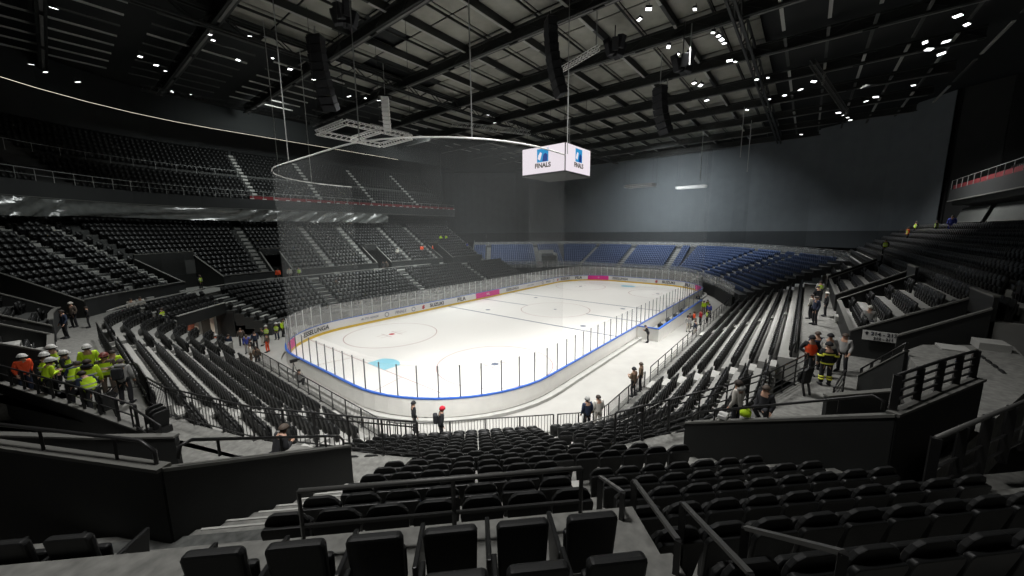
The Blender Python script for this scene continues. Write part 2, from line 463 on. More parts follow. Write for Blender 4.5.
# near-left arc start: (0, 4.5); the corner ends at arc 13.35; left side to 56.35; far corner to 69.7; far end to 78.7
ad_panel(2.6, 6.0, M['pink']); place_ad(text_mesh('IHL', .5, M['board_in'], parent=rk), 4.3, .62)
def adset(a):
    for txt, da, sz, m_, sh, sx in (('ESSELUNGA', 0, .62, M['ink'], .15, 1.05), ('ALTO ADIGE', 6.5, .34, M['grey_ink'], .3, 1.1),):
        place_ad(text_mesh(txt, sz, m_, parent=rk, shear=sh, bold=.012, sx=sx), a+da, .64)
adset(9.4)
def finals(a):
    place_ad(text_mesh('FINALS', .5, M['grey_ink'], parent=rk, shear=.2, bold=.015), a, .62)
    for s_ in (-1.9, 1.9):
        mb = MB(); 
        for k in range(16):
            q0, q1 = 2*PI*k/16, 2*PI*(k+1)/16
            mb.add([(.3*math.cos(q0), .3*math.sin(q0), 0), (.3*math.cos(q1), .3*math.sin(q1), 0), (.2*math.cos(q1), .2*math.sin(q1), 0), (.2*math.cos(q0), .2*math.sin(q0), 0)], [(0,1,2,3)])
        place_ad(mb.build('round_emblem', M['grey_ink'], rk), a+s_, .62)
finals(20.0)
def suzuki(a, sz=.62):
    place_ad(text_mesh('SUZUKI', sz, M['ink'], parent=rk, bold=.018, sx=1.15), a+.5, .62)
    mb = MB(); mb.add([(-.3,0,0),(0,.28,0),(.3,.12,0),(.05,0,0),(.3,-.02,0),(0,-.28,0),(-.3,-.12,0),(-.05,0,0)], [(0,1,2,3),(4,5,6,7)])
    place_ad(mb.build('emblem', M['red'], rk), a-1.75, .62)
suzuki(25.2)
place_ad(text_mesh('FILA', .78, M['ink'], parent=rk, bold=.02, sx=1.1), 30.2, .62)
ad_panel(33.2, 38.6, M['pink']); place_ad(text_mesh('IHL', .5, M['board_in'], parent=rk), 35.9, .62)
place_ad(text_mesh('ESSELUNGA', .6, M['ink'], parent=rk, shear=.15, bold=.012, sx=1.05), 42.0, .62)
place_ad(text_mesh('ALTO ADIGE', .34, M['grey_ink'], parent=rk, shear=.3), 47.2, .62)
finals(53.0)
suzuki(58.2)
place_ad(text_mesh('FILA', .75, M['ink'], parent=rk, bold=.02, sx=1.1), 62.0, .62)
ad_panel(64.0, 68.2, M['pink']); place_ad(text_mesh('IHL', .5, M['board_in'], parent=rk), 66.1, .62)
place_ad(text_mesh('ESSELUNGA', .6, M['ink'], parent=rk, shear=.15, bold=.012), 70.6, .62)
place_ad(text_mesh('ALTO ADIGE', .32, M['grey_ink'], parent=rk, shear=.3), 75.0, .62)
suzuki(79.5)
place_ad(text_mesh('FILA', .75, M['ink'], parent=rk, bold=.02), 84.0, .62)
ad_panel(86.0, 89.0, M['pink'])

# ------------------------------------------------------------------ team bench enclosure on the right side
bn = empty('team_bench', (32.6, -14.56, 0)); tag(bn, 'white team bench enclosure with blue top rail outside the right boards', 'bench')
mb = MB()
for x0, x1 in ((-9, 9),):
    mb.box(x0, x1, -.65, -.55, -.05, 1.15); mb.box(x0, x0+.1, -.55, 1.4, -.05, 1.15); mb.box(x1-.1, x1, -.55, 1.4, -.05, 1.15)
mb.build('enclosure_wall', M['board_out'], bn)
mb = MB(); mb.box(-9.05, 9.05, -.7, -.5, 1.15, 1.22); mb.box(-9.05, -8.85, -.5, 1.4, 1.15, 1.22); mb.build('top_rail', M['blue_cap'], bn)
mb = MB(); mb.box(-8.5, 8.5, -.4, 0, .4, .46); 
for k in range(7): mb.box(-8.3+k*2.7, -8.2+k*2.7, -.35, -.05, -.05, .4)
mb.build('bench_seat', M['board_out'], bn)
for k in range(8):
    q = MB(); x = -6.6+k*2.2; q.bar((x, -.6, 1.2), (x, -.6, 3.0), .05); q.build('stanchion', M['post'], bn)
    if k < 7:
        q = MB(); q.bar((x, -.6, 2.1), (x+2.2, -.6, 2.1), .014, 1.7); q.build('glass_pane', M['glass'], bn)
for k in range(5):
    q = empty('player_stick_rack', (26+k*2.8, -13.8, -.06)); tag(q, ['dark kit bag on the team bench nearest the camera','dark kit bag second along the team bench','dark kit bag in the middle of the team bench','dark kit bag second from the far end of the team bench','dark kit bag farthest along the team bench'][k], 'bag', 'kit bags in the team bench')
    q.name = 'kit_bag'
    b_ = MB(); b_.box(-.35, .35, -.2, .2, 0, .5); b_.build('bag_body', M['cloth_black'], q, bevel=.08)
    b_ = MB(); b_.tube([(-.2,0,.5),(-.1,0,.66),(.1,0,.66),(.2,0,.5)], .02); b_.build('handle', M['cloth_black'], q)

# ------------------------------------------------------------------ stands
def terrace(name, segs, blocks, m_, label):
    mb = MB()
    for (u0, u1, d0, d1, z0, z1) in blocks: band(mb, segs, u0, u1, d0, d1, z0, z1)
    o = fix_normals(mb.build(name, m_)); return struct(o, label)
AIS = 1.1
# right lower tier: aisles at x = 11.2, 25.2, 39
def lower(u0, u1, rows, block, aisles=(), m_=None, label='', inset=.3, thick=1.2):
    bl = []
    for k in rows:
        bl.append((u0, u1, k*RD, (k+1)*RD, zl(k)-thick if k else -.06, zl(k)))
    terrace('seating_terrace', BOWL, bl, m_ or M['terrace'], label)
    for bi in range(0, 2*len(aisles)+2, 2):
        for k in rows:
            rr = lambda q: peval(BOWL, q, k*RD)[2]
            cuts = [u0] + [q for a in aisles for q in (a-AIS/2/rr(a), a+AIS/2/rr(a))] + [u1]
            seat_row(BOWL, cuts[bi], cuts[bi+1], k*RD+.52, zl(k), block+(chr(97+bi//2),), k, inset=inset)
    for a in aisles: steps_at(a, rows)
def steps_at(a, rows, zf=zl, d_off=0.0, m_=None):
    mb = MB()
    for k in rows:
        rad = peval(BOWL, a, k*RD)[2]
        band(mb, BOWL, a-AIS/2/rad, a+AIS/2/rad, d_off+k*RD-.40, d_off+k*RD, zf(k)-.3, zf(k)-(zf(k)-zf(k-1))/2)
    struct(fix_normals(mb.build('stair_flight', m_ or M['step'])), 'pale concrete aisle steps between seat blocks')
lower(ux(41, -1), ux(11.9, -1), range(8), ('right',), [ux(25.2, -1), ux(34.5, -1)], label='stepped concrete of the right-hand lower stand')
lower(ux(10.7, -1), U_C1+1.9, range(7), ('right corner',), [], label='stepped concrete of the right corner')
lower(U_C1+2.1, U_C2+1.2, range(7), ('centre',), [], label='stepped concrete below the camera')
lower(U_C2+2.3, uy(-7.2), range(7), ('left corner',), [], label='stepped concrete of the left corner')
lower(uy(-6.9), uy(6.0), range(8), ('near end',), [], label='stepped concrete behind the near goal')
lower(uy(7.0), 93.6, range(8), ('near end corner',), [], label='stepped concrete beside the tunnel')
lower(99.7, ux(49, 1), range(8), ('left',), [101.2]+[ux(x, 1) for x in (10.5, 24, 38)], M['terrace_shaded'], label='stepped concrete of the left-hand lower stand')
lower(93.7, 99.6, range(5, 8), ('left bend',), [], M['terrace'], label='stepped concrete above the tunnel', thick=.55)
for u in (ux(11.3, -1), uy(-7.05)): steps_at(u, range(8))
steps_at(U_C2+1.75, range(7))
# first step up from the slab / low plinth in front of row one
mb = MB(); band(mb, BOWL, ux(41, -1), uy(6.0), -.9, 0, -.06, .80); band(mb, BOWL, ux(6.5, 1), ux(49, 1), -.9, 0, -.06, .8)
struct(fix_normals(mb.build('front_plinth', M['concrete'])), 'grey plinth carrying the front railing')

# cross aisle (all round, z 4.2)
ZC = 4.2
mb = MB()
band(mb, BOWL, ux(41, -1), ux(10.5, -1), 6.56, 8.5, 3.2, ZC)
band(mb, BOWL, uy(-4), ux(47, 1), 6.56, 8.5, 3.2, ZC)
struct(fix_normals(mb.build('cross_aisle', M['concrete'])), 'grey concrete walkway between the tiers')
platL = [(-9.35, -4.0), (-9.15, -7.2), (-8.75, -9.0), (-7.4, -12.9), (-5.95, -15.7), (-5.05, -17.35), st(8.3, -16.6), st(7.45, -16.8), st(6.6, -19.0), st(5.2, -17.6), (-9.15, -12.7), (-9.55, -10.4), (-10.78, -6.3), (-12.4, -1.2), (-13, -1)]
mb = MB(); mb.prism(platL, 3.0, ZC); o = fix_normals(mb.build('platform', M['concrete'])); struct(o, 'grey concrete landing left of the central block')
platR = [st(14.35, -16.0), st(16.2, -15.55), st(20.8, -13.95), st(23.9, -12.35), (10.5, -25.3), (10.5, -27.4), (8.3, -27.4), (4.2, -27.2), st(18.8, -18.4), st(16.0, -17.0), st(14.3, -16.7)]
mb = MB(); mb.prism(platR[::-1], 3.0, ZC); o = fix_normals(mb.build('platform', M['concrete'])); struct(o, 'grey concrete landing right of the central block')

# central block above the cross aisle (straight rows in the corner)
ct = MB()
def wallL(t): return 7.4 + (6.2-7.4)*(t+16.8)/(-3.3)
def wallR(t): return 15.95 + (17.5-15.95)*(t+16.8)/(-3.3)
def stbox(mb, s0, s1, t0, t1, z0, z1):
    mb.hexa([st(s0, t0, z0), st(s1, t0, z0), st(s1, t1, z0), st(s0, t1, z0), st(s0, t0, z1), st(s1, t0, z1), st(s1, t1, z1), st(s0, t1, z1)])
T0 = -10.1
for k in range(7, 17):
    t1 = T0-RD*k; t0 = t1-RD; z = zl(k)
    if k <= 7: s0, s1 = 8.9, 14.3
    elif k in (10, 11): s0, s1 = wallL(t0)+.12, 12.2
    elif k <= 11: s0, s1 = wallL(t0)+.12, wallR(t0)-.12
    else: s0, s1 = -2, 12.2
    if k >= 14: z = 7.12 + .2*(k-14)
    stbox(ct, s0, s1, t0, t1, z-1.5, z)
stbox(ct, -4, 28, -27.5, T0-RD*17, 6.0, 8.0)
struct(fix_normals(ct.build('seating_terrace', M['concrete'])), 'stepped concrete of the block under the camera')
# side steps left of the central block, between parapet and chairs
mb = MB()
for k in range(8, 13):
    t1 = T0-RD*k
    stbox(mb, wallL(t1)+.15, 8.15, t1, t1+.4, zl(k)-.5, zl(k)-.22)
    stbox(mb, 15.0, wallR(t1)-.15, t1, t1+.4, zl(k)-.5, zl(k)-.22)
struct(fix_normals(mb.build('stair_flight', M['concrete'])), 'concrete steps beside the low black parapets')
mb = MB()
for k in range(8, 13):
    t1 = T0-RD*k
    stbox(mb, wallL(t1)+.15, 8.15, t1+.37, t1+.41, zl(k)-.22, zl(k)-.205); stbox(mb, wallL(t1)+.15, 8.15, t1-.03, t1+.01, zl(k), zl(k)+.012)
struct(fix_normals(mb.build('trim_nosing', M['step'])))
AX = 12.35      # aisle inside the central block
mb = MB()
for k in range(10, 12): stbox(mb, AX-.35, AX+.1, T0-RD*k, T0-RD*k+.38, zl(k)-.5, zl(k)-.2)
struct(fix_normals(mb.build('stair_flight', M['step'])), 'pale steps between the three stair handrails')
for k in range(7, 14):
    t = T0-RD*k-.52; z = zl(k)
    if k == 7: rng = [(9.1, 14.1)]
    elif k <= 11: rng = [(8.3, 12.0 if k > 9 else 15.0+.2*(k-8))] 
    else: rng = [(8.1, 12.0)]
    for bi, (a, b) in enumerate(rng):
        s_ = a+.25; i = 0
        while s_ <= b-.2:
            x, y = st(s_, t); chairs.append((x, y, z, PI/4-PI/2, ('camera', bi), k, i)); i += 1; s_ += .535
RR = [(-18.77, 5.62, 12.65, 16.3), (-19.57, 6.0, 12.6, 16.9), (-20.37, 6.4, 12.5, 17.4), (-21.17, 6.8, 12.3, 17.5), (-21.97, 7.22, 12.25, 19.2), (-22.85, 7.72, 12.3, 20.5)]
mb = MB()
for j, (t, z, a, b) in enumerate(RR):
    k = 11+j; s_ = a+.25; i = 0; z -= .80
    t1 = t+.5 if j else -18.3; t0 = (RR[j+1][0]+.5) if j < 5 else -24
    stbox(mb, 12.2, (16.55, 16.95)[j] if j < 2 else 26, t0, t1, z-1.2, z)
    while s_ <= b:
        x, y = st(s_, t); chairs.append((x, y, z, -PI/4, ('camera', 1), k, i)); i += 1; s_ += .535
struct(fix_normals(mb.build('seating_terrace', M['concrete'])), 'stepped rows right of the stair handrails')

# ------------------------------------------------------------------ upper block of the lower bowl (behind the cross aisle)
def zu(k): return 4.9 + .49*k
D1 = 8.5; NU = 14
def dU(k): return D1 + k*RD
voms = {}
def upper(u0, u1, voml, block, m_, aisles=(), krange=None):
    """voml: list of (ua, ub, kmax) door openings through the first rows"""
    bl = []; kr = krange or range(NU)
    for k in kr:
        gaps = sorted([(a, b) for a, b, km in voml if k < km])
        cur = u0; ivs = []
        for a, b in gaps:
            if a > cur: ivs.append((cur, a))
            cur = max(cur, b)
        if cur < u1: ivs.append((cur, u1))
        for a, b in ivs:
            bl.append((a, b, dU(k), dU(k)+RD, zu(k)-1.6, zu(k)))
            rr = lambda q: peval(BOWL, q, dU(k))[2]
            cuts = [a] + [q for ai in aisles if a < ai < b for q in (max(a, ai-.42/rr(ai)), min(b, ai+.42/rr(ai)))] + [b]
            for bi in range(0, len(cuts), 2):
                seat_row(BOWL, cuts[bi], cuts[bi+1], dU(k)+.52, zu(k), block+(bi,), k)
    terrace('seating_terrace', BOWL, bl, m_, 'stepped concrete above the cross aisle')
    for ai in aisles:
        mb = MB()
        for k in kr:
            if any(a-.3 < ai < b+.3 and k < km for a, b, km in voml): continue
            rad = peval(BOWL, ai, dU(k))[2]
            band(mb, BOWL, ai-.38/rad, ai+.38/rad, dU(k)-.28, dU(k)-.02, zu(k)-.5, zu(k)-.2); band(mb, BOWL, ai-.38/rad, ai+.38/rad, dU(k), dU(k)+.16, zu(k)-.1, zu(k)+.01)
        if mb.v: struct(fix_normals(mb.build('stair_flight', M['step'])), 'pale aisle steps of the upper block')
def front_wall(u0, u1, z1, m_=None):
    mb = MB(); band(mb, BOWL, u0, u1, D1-.12, D1+.03, ZC-.5, z1); o = fix_normals(mb.build('wall_walkway', m_ or M['wall'])); struct(o)
    mb = MB(); band(mb, BOWL, u0, u1, D1-.16, D1+.06, z1, z1+.07); struct(fix_normals(mb.build('trim_coping', M['edge'])))
def vom_walls(u, side_top=1.0, kmax=6, d0=0, label='', both=True, m_=None):
    """raked black parapet along the edge of a doorway, perpendicular to the rows"""
    a, n, r_ = peval(BOWL, u, D1-.1+d0); b, _, _ = peval(BOWL, u, D1+kmax*RD)
    tdir = Vector((-n.y, n.x)); z0 = zu(0)+side_top-.5+d0*.45; z1 = zu(kmax)+side_top-.55
    mb = MB(); p = [a-tdir*.06, a+tdir*.06, b+tdir*.06, b-tdir*.06]
    mb.prism([(q.x, q.y) for q in p], 3.9, [z0, z0, z1, z1]); struct(fix_normals(mb.build('parapet_wall', m_ or M['black'])), 'raked black side wall of a stand doorway')
    mb = MB(); p = [a-tdir*.09, a+tdir*.09, b+tdir*.09, b-tdir*.09]
    mb.prism([(q.x, q.y) for q in p], [z0, z0, z1, z1], [z0+.07, z0+.07, z1+.07, z1+.07]); struct(fix_normals(mb.build('trim_coping', M['edge'])))
    return a, b
def vom_back(ua, ub, kmax):
    mb = MB(); band(mb, BOWL, ua, ub, D1+kmax*RD, D1+kmax*RD+.12, 3.9, zu(kmax)+.9); struct(fix_normals(mb.build('parapet_wall', M['black'])), 'black back wall over a stand doorway')
    mb = MB(); band(mb, BOWL, ua, ub, D1+kmax*RD-.03, D1+kmax*RD+.15, zu(kmax)+.9, zu(kmax)+.97); struct(fix_normals(mb.build('trim_coping', M['edge'])))
    mb = MB(); band(mb, BOWL, ua, ub, D1, D1+kmax*RD, 3.2, ZC); struct(fix_normals(mb.build('floor', M['concrete'])), 'walkway floor inside a stand doorway')
# right side: doorways at x 10.4-12.9 and 22-24.6, 36-38.6
RV = [(ux(12.9, -1), ux(10.4, -1), 4), (ux(25.2, -1), ux(22.8, -1), 4), (ux(39, -1), ux(36.6, -1), 4)]
upper(0.1, ux(10.4, -1), RV, ('right upper',), M['terrace'], [ux(20.6, -1), ux(34.4, -1), ux(14.2, -1)], range(11))
for a, b, km in RV:
    vom_walls(a, kmax=km); vom_walls(b, kmax=km, d0=1.15 if b > ux(11, -1) else 0); vom_back(a, b, km)
front_wall(ux(36.6, -1), ux(25.2, -1), 5.35, M['black']); front_wall(ux(22.8, -1), ux(12.9, -1), 5.35, M['black'])
# right of the near doorway: rows seen beyond the parapets
upper(ux(10.3, -1), ux(6.4, -1), [], ('right near',), M['terrace'], [], range(6, 11))
# near end, left of the camera
NV = [(uy(3.2), uy(5.8), 5)]
upper(uy(-1.0), uy(9.0), [(uy(3.4), uy(6.2), 6)], ('near upper',), M['terrace'], [uy(2.6)], range(0, 9))
vom_walls(uy(3.4), kmax=6); vom_walls(uy(6.2), kmax=6); vom_back(uy(3.4), uy(6.2), 6)
front_wall(uy(-1.0), uy(3.4), 5.4, M['black']); vom_walls(uy(-1.1), kmax=8)
# left corner and left side
LV = [(92.15, 93.0, 5), (100.95, 102.5, 5), (104.6, 106.9, 5), (119.1, 121.6, 5), (132.4, 134.9, 5)]
upper(uy(9.1), ux(45, 1), LV, ('left upper',), M['terrace_shaded'], [96.6, 100.4, 104.1, 112.5, 118.6, 126, 131.9, 143])
for a, b, km in LV:
    vom_walls(a, kmax=km); vom_walls(b, kmax=km); vom_back(a, b, km)
cur = uy(8.0)
for a, b, km in LV:
    front_wall(cur, a, 5.5, M['wall']); cur = b
front_wall(cur, ux(45, 1), 5.5, M['wall'])
# pale rail strip along the walkway edge on the left side
mb = MB(); band(mb, BOWL, uy(11.5), ux(30, 1), 6.5, 6.62, 4.75, 4.85)
struct(fix_normals(mb.build('trim_rail', M['step'])), 'pale rail along the left walkway')

# ------------------------------------------------------------------ parapets around the camera block
def wallseg(pts, th=.12, m_=None, cap=True, label=None):
    """pts: list of (x, y, zbottom, ztop)"""
    mb = MB(); cp = MB()
    for (a, b) in zip(pts, pts[1:]):
        A = Vector(a[:2]); B = Vector(b[:2]); d = (B-A).normalized(); n_ = Vector((-d.y, d.x))*th/2
        e = d*th*.3
        q = [A-n_-e, A+n_-e, B+n_+e, B-n_+e]
        mb.prism([(p.x, p.y) for p in q], [a[2], a[2], b[2], b[2]], [a[3], a[3], b[3], b[3]])
        n2 = n_*1.5; q = [A-n2-e, A+n2-e, B+n2+e, B-n2+e]
        cp.prism([(p.x, p.y) for p in q], [a[3], a[3], b[3], b[3]], [a[3]+.05, a[3]+.05, b[3]+.05, b[3]+.05])
    struct(fix_normals(mb.build('parapet_wall', m_ or M['black'])), label)
    if cap: struct(fix_normals(cp.build('trim_coping', M['edge'])))
P1L = (*st(7.4, -16.8), 3.9, 5.22); P0L = (*st(6.2, -20.15), 3.9, 7.1); P2L = (*st(1.0, -18.6), 3.9, 7.15)
wallseg([P1L, P0L, P2L], label='black parapet wall left of the central chairs')
P1R = (*st(15.95, -16.8), 3.9, 5.22); P0R = (*st(17.5, -20.1), 3.9, 7.1); P2R = (*st(20.7, -19.15), 3.9, 7.15)
wallseg([P1R, P0R, P2R], label='black parapet wall right of the central chairs')
# walls of the doorway on the left, in front of the workers
wallseg([(-13.1, 1.2, 3.5, 4.62), (-12.38, -1.19, 3.5, 4.62), (-10.74, -6.3, 1.5, 4.62), (-9.52, -10.4, 1.5, 4.62)], label='black doorway wall below the group of workers')
wallseg([(-9.05, -12.8, 3.5, 5.05), (-10.3, -11.3, 3.5, 5.05), (-12.2, -8.6, 3.5, 5.05)], label='black doorway wall beside the stacked chairs')
# right doorway
wallseg([(4.3, -26.1, 3.9, 5.0), (6.1, -27.8, 3.9, 5.0)], label='low black wall behind the firefighter')
wallseg([(7.9, -27.2, 3.9, 4.75), (6.8, -28.05, 4.0, 6.2)], label='short raked black wall with handrail')
# sign on the doorway wall
sg = empty('wayfinding_sign', (12.9-.0, -28.35, 5.25), 0)
# raised path to the right
mb = MB(); mb.prism([st(17.9, -20.4), st(26.5, -17.0), st(29.6, -14.6), st(26.6, -14.1), st(25.2, -14.6), st(20.9, -18.9)], 4.6, 6.05)
struct(fix_normals(mb.build('platform', M['concrete'])), 'grey tiled walkway behind the right parapet')
mb = MB()
for (x, y, z) in ((8.1, -28.6, 5.9), (8.9, -29.5, 6.1), (9.7, -30.5, 6.3)):
    mb.box(x-.5, x+.35, y-.35, y+.35, z-.25, z)
struct(fix_normals(mb.build('stair_flight', M['step'])), 'broad pale steps behind the right railing')

for (y0, z0) in ((-29.9, 5.3), (-31.3, 5.6)):
    for i in range(4): chairs.append((8.0-.5*i, y0, z0, 0.0, ('side row', 0), 20+int(-y0), i))
# ------------------------------------------------------------------ fences
def fence(name, pts, h, label, cat='railing', post=1.2, bars=0.0, mids=(0.5,), m_=None, mtop=None, r=.028, foot=False, group=None, kicker=True, pw=.05):
    root = empty(name, pts[0]); tag(root, label, cat, group)
    O = Vector(pts[0]); P = [Vector(p)-O for p in pts]
    m_ = m_ or M['rail']
    top = MB(); top.tube([p+Vector((0, 0, h)) for p in P], r, 8); top.build('top_rail', mtop or m_, root, smooth=True)
    for j, q in enumerate(mids):
        mm = MB()
        for a, b in zip(P, P[1:]): mm.bar(a+Vector((0, 0, h*q)), b+Vector((0, 0, h*q)), .03)
        mm.build('mid_rail', m_, root)
    bb = MB(); npost = 0
    for a, b in zip(P, P[1:]):
        L = (b-a).length; n_ = max(1, round(L/post))
        for k in range(n_+1):
            if k == 0 and a is not P[0]: continue
            p = a.lerp(b, k/n_)
            q = MB(); q.bar(p, p+Vector((0, 0, h)), pw, pw*.8); q.box(p.x-.06, p.x+.06, p.y-.06, p.y+.06, p.z, p.z+.015); q.build('post', m_, root); npost += 1
        if bars:
            n_ = int(L/bars)
            for k in range(1, n_):
                p = a.lerp(b, k/n_); bb.bar(p+Vector((0, 0, .1)), p+Vector((0, 0, h-.03)), .016)
        if kicker: bb.bar(a+Vector((0, 0, .1)), b+Vector((0, 0, .1)), .03, .03)
    if bb.v: bb.build('baluster_panel', m_, root)
    return root
def path_pts(u0, u1, d, z, step=6.0):
    us = usamples(BOWL, u0, u1); out = []
    for a, b in zip(us, us[1:]):
        out.append(a)
    out.append(us[-1])
    return [(*peval(BOWL, u, d)[0], z) for u in out]
fence('front_railing', path_pts(ux(41, -1), ux(12, -1), -.55, .8), 1.0, 'black railing in front of the right stand beside the ice', post=1.5, bars=0, mids=(.55,))
fence('front_railing', path_pts(ux(11, -1), U_C1+1.0, -.55, .8), 1.0, 'railing bending round the right corner below the two coated people', post=1.5, bars=.14, mids=())
fence('front_railing', path_pts(U_C1+1.2, U_C2+1.6, -.55, .8), 1.0, 'railing straight below the camera between first row and boards', post=1.5, bars=.14, mids=(), mtop=M['railcap'])
fence('front_railing', path_pts(U_C2+2.4, uy(6), -.55, .8), 1.0, 'railing in front of the near-end chairs by the tripod camera', post=1.5, bars=.14, mids=())
fence('front_railing', path_pts(ux(6.5, 1), ux(48, 1), -.55, .8), 1.0, 'railing along the left stand behind the glass', post=2.0, bars=0, mids=(.5,))
fence('walkway_fence', [(-9.43, 6.5, ZC), (-9.38, .5, ZC), (-9.33, -4.4, ZC)], 1.05, 'black barred fence along the walkway above the near-end rows', bars=.15, mids=())
fence('walkway_fence', [(-9.37, -4.75, ZC), (-8.95, -5.1, ZC), (-8.95, -7.3, ZC)], 1.05, 'short barred fence beside the man with the grey jacket', bars=.15, mids=())
fence('walkway_fence', [(-8.95, -7.3, ZC), (-8.7, -9.04, ZC), (-7.4, -12.93, ZC), (-5.93, -15.7, ZC), (-4.95, -17.5, ZC)], 1.05, 'long black barred fence on the edge of the left landing', bars=.15, mids=(.86,))
fence('walkway_fence', [st(14.3, -16.05, ZC), st(16.18, -15.5, ZC)], 1.05, 'short black fence at the foot of the right parapet', bars=.15, mids=(.8,))
fence('walkway_fence', [st(16.2, -15.5, ZC), st(18.6, -14.75, ZC), st(20.8, -13.95, ZC), st(23.9, -12.35, ZC)], 1.05, 'black fence along the right landing past the orange vest', bars=0, mids=(.8, .5, .3))
fence('walkway_fence', [(11.9, -25.2, ZC), (24.0, -25.2, ZC), (41, -25.2, ZC)], .5, 'low black rail along the right walkway', bars=0, mids=(), post=2.4)
# chest-high handrails on top of the parapets
def caprail(pts, label, off=.28, m_=None):
    root = empty('parapet_handrail', pts[0]); tag(root, label, 'handrail')
    O = Vector(pts[0]); P = [Vector(p)-O for p in pts]
    up = Vector((0, 0, off)); q = MB()
    q.tube([P[0], P[0]+up*.7+(P[1]-P[0]).normalized()*.05] + [p+up for p in [P[0].lerp(P[1], .06)]+P[1:-1]+[P[-1].lerp(P[-2], .04)]] + [P[-1]+up*.6, P[-1]], .026)
    q.build('rail_tube', m_ or M['rail'], root, smooth=True)
    for a, b in zip(P, P[1:]):
        n_ = max(1, round((b-a).length/1.5))
        for k in range(n_):
            p = a.lerp(b, (k+.5)/n_); b_ = MB(); b_.bar(p, p+up, .035); b_.build('bracket', m_ or M['rail'], root)
caprail([(*st(6.3, -20.0), 7.15), (*st(7.35, -16.9), 5.3)], 'black tube handrail on the left parapet beside the central chairs')
caprail([(*st(1.0, -18.65), 7.18), (*st(6.1, -20.1), 7.14)], 'black tube handrail along the left parapet at the picture edge', .34)
caprail([(*st(16.0, -16.9), 5.3), (*st(17.4, -20.0), 7.15)], 'black tube handrail on the right parapet in front of the grey hoodie')
fence('doorway_railing', [(-13.0, 1.0, 4.65), (-12.38, -1.19, 4.65), (-10.74, -6.3, 4.65), (-9.52, -10.4, 4.65)], .72, 'black railing in front of the group of workers', post=1.15, mids=(.5,), kicker=False, pw=.09)
fence('doorway_railing', [(-9.6, -10.2, 4.2), (-9.25, -12.4, 4.2)], 1.1, 'black railing beside the stacked black chairs', post=1.3, mids=(.5,), kicker=False)
fence('doorway_railing', [st(17.6, -20.0, 7.15), st(19.2, -19.5, 7.15), st(20.6, -19.1, 7.15)], .62, 'black four-bar railing on the kinked right parapet', post=.9, mids=(.75, .5, .25), kicker=False, pw=.10)
fence('doorway_railing', [(5.0, -26.3, 4.2), (7.2, -26.7, 4.2)], .9, 'bent tube railing in front of the firefighter', post=2.2, mids=(.75, .5, .25), kicker=False)
fence('doorway_railing', [(7.95, -27.2, 4.8), (6.8, -28.05, 6.25)], .25, 'short sloping handrail on the raked wall', post=.5, mids=(), kicker=False, pw=.08)
fence('path_railing', [st(17.25, -20.85, 6.1), st(18.9, -20.4, 6.1), st(20.6, -19.95, 6.1)], 1.05, 'heavy black railing at right edge in front of the tiled walkway', post=.85, mids=(.5, .2), kicker=False, pw=.11, r=.036, mtop=M['railcap'])
# handrail in front of the nearest chairs
fence('cross_handrail', [st(8.74, -21.8, 6.95), st(10.2, -21.8, 6.95), st(11.52, -21.8, 6.95)], .86, 'long black handrail in front of the nearest chairs', post=1.15, mids=(.56,), kicker=False, r=.024, pw=.035, mtop=M['railcap'])
def stairrail(p0, p1, h, label):
    root = empty('stair_handrail', p0); tag(root, label, 'handrail', 'stair handrails in the central block')
    d = Vector(p1)-Vector(p0)
    q = MB(); q.bar((0, 0, 0), (0, 0, h), .06, .05); q.build('post', M['rail'], root)
    q = MB(); q.bar((0, 0, h), d+Vector((0, 0, h)), .045, .03); q.build('rail_bar', M['railcap'], root)
    q = MB(); q.bar(d, d+Vector((0, 0, h)), .05, .04); q.build('post', M['rail'], root)
stairrail(st(12.05, -20.95, 6.1), st(12.0, -21.75, 6.5), .95, 'stair handrail farthest from the camera, left of three')
stairrail(st(12.25, -21.5, 6.45), st(12.12, -22.6, 6.72), .93, 'middle one of three sloping stair handrails')
stairrail(st(12.5, -22.06, 6.7), st(12.36, -23.1, 7.0), .82, 'third sloping stair handrail from the left')
stairrail(st(12.6, -22.75, 7.0), st(12.7, -23.4, 7.4), .85, 'stair handrail at the bottom picture edge')
# handrails in the lower corner block
for i, (p, q_, lab) in enumerate((((3.2, -19.9), (4.9, -21.3), 'sloping handrail in the right corner chairs nearest the ice'), ((2.0, -18.7), (3.6, -20.6), 'sloping handrail in the right corner chairs beside the short fence'))):
    stairrail((p[0], p[1], 1.6), (q_[0], q_[1], 2.4), .9, lab)

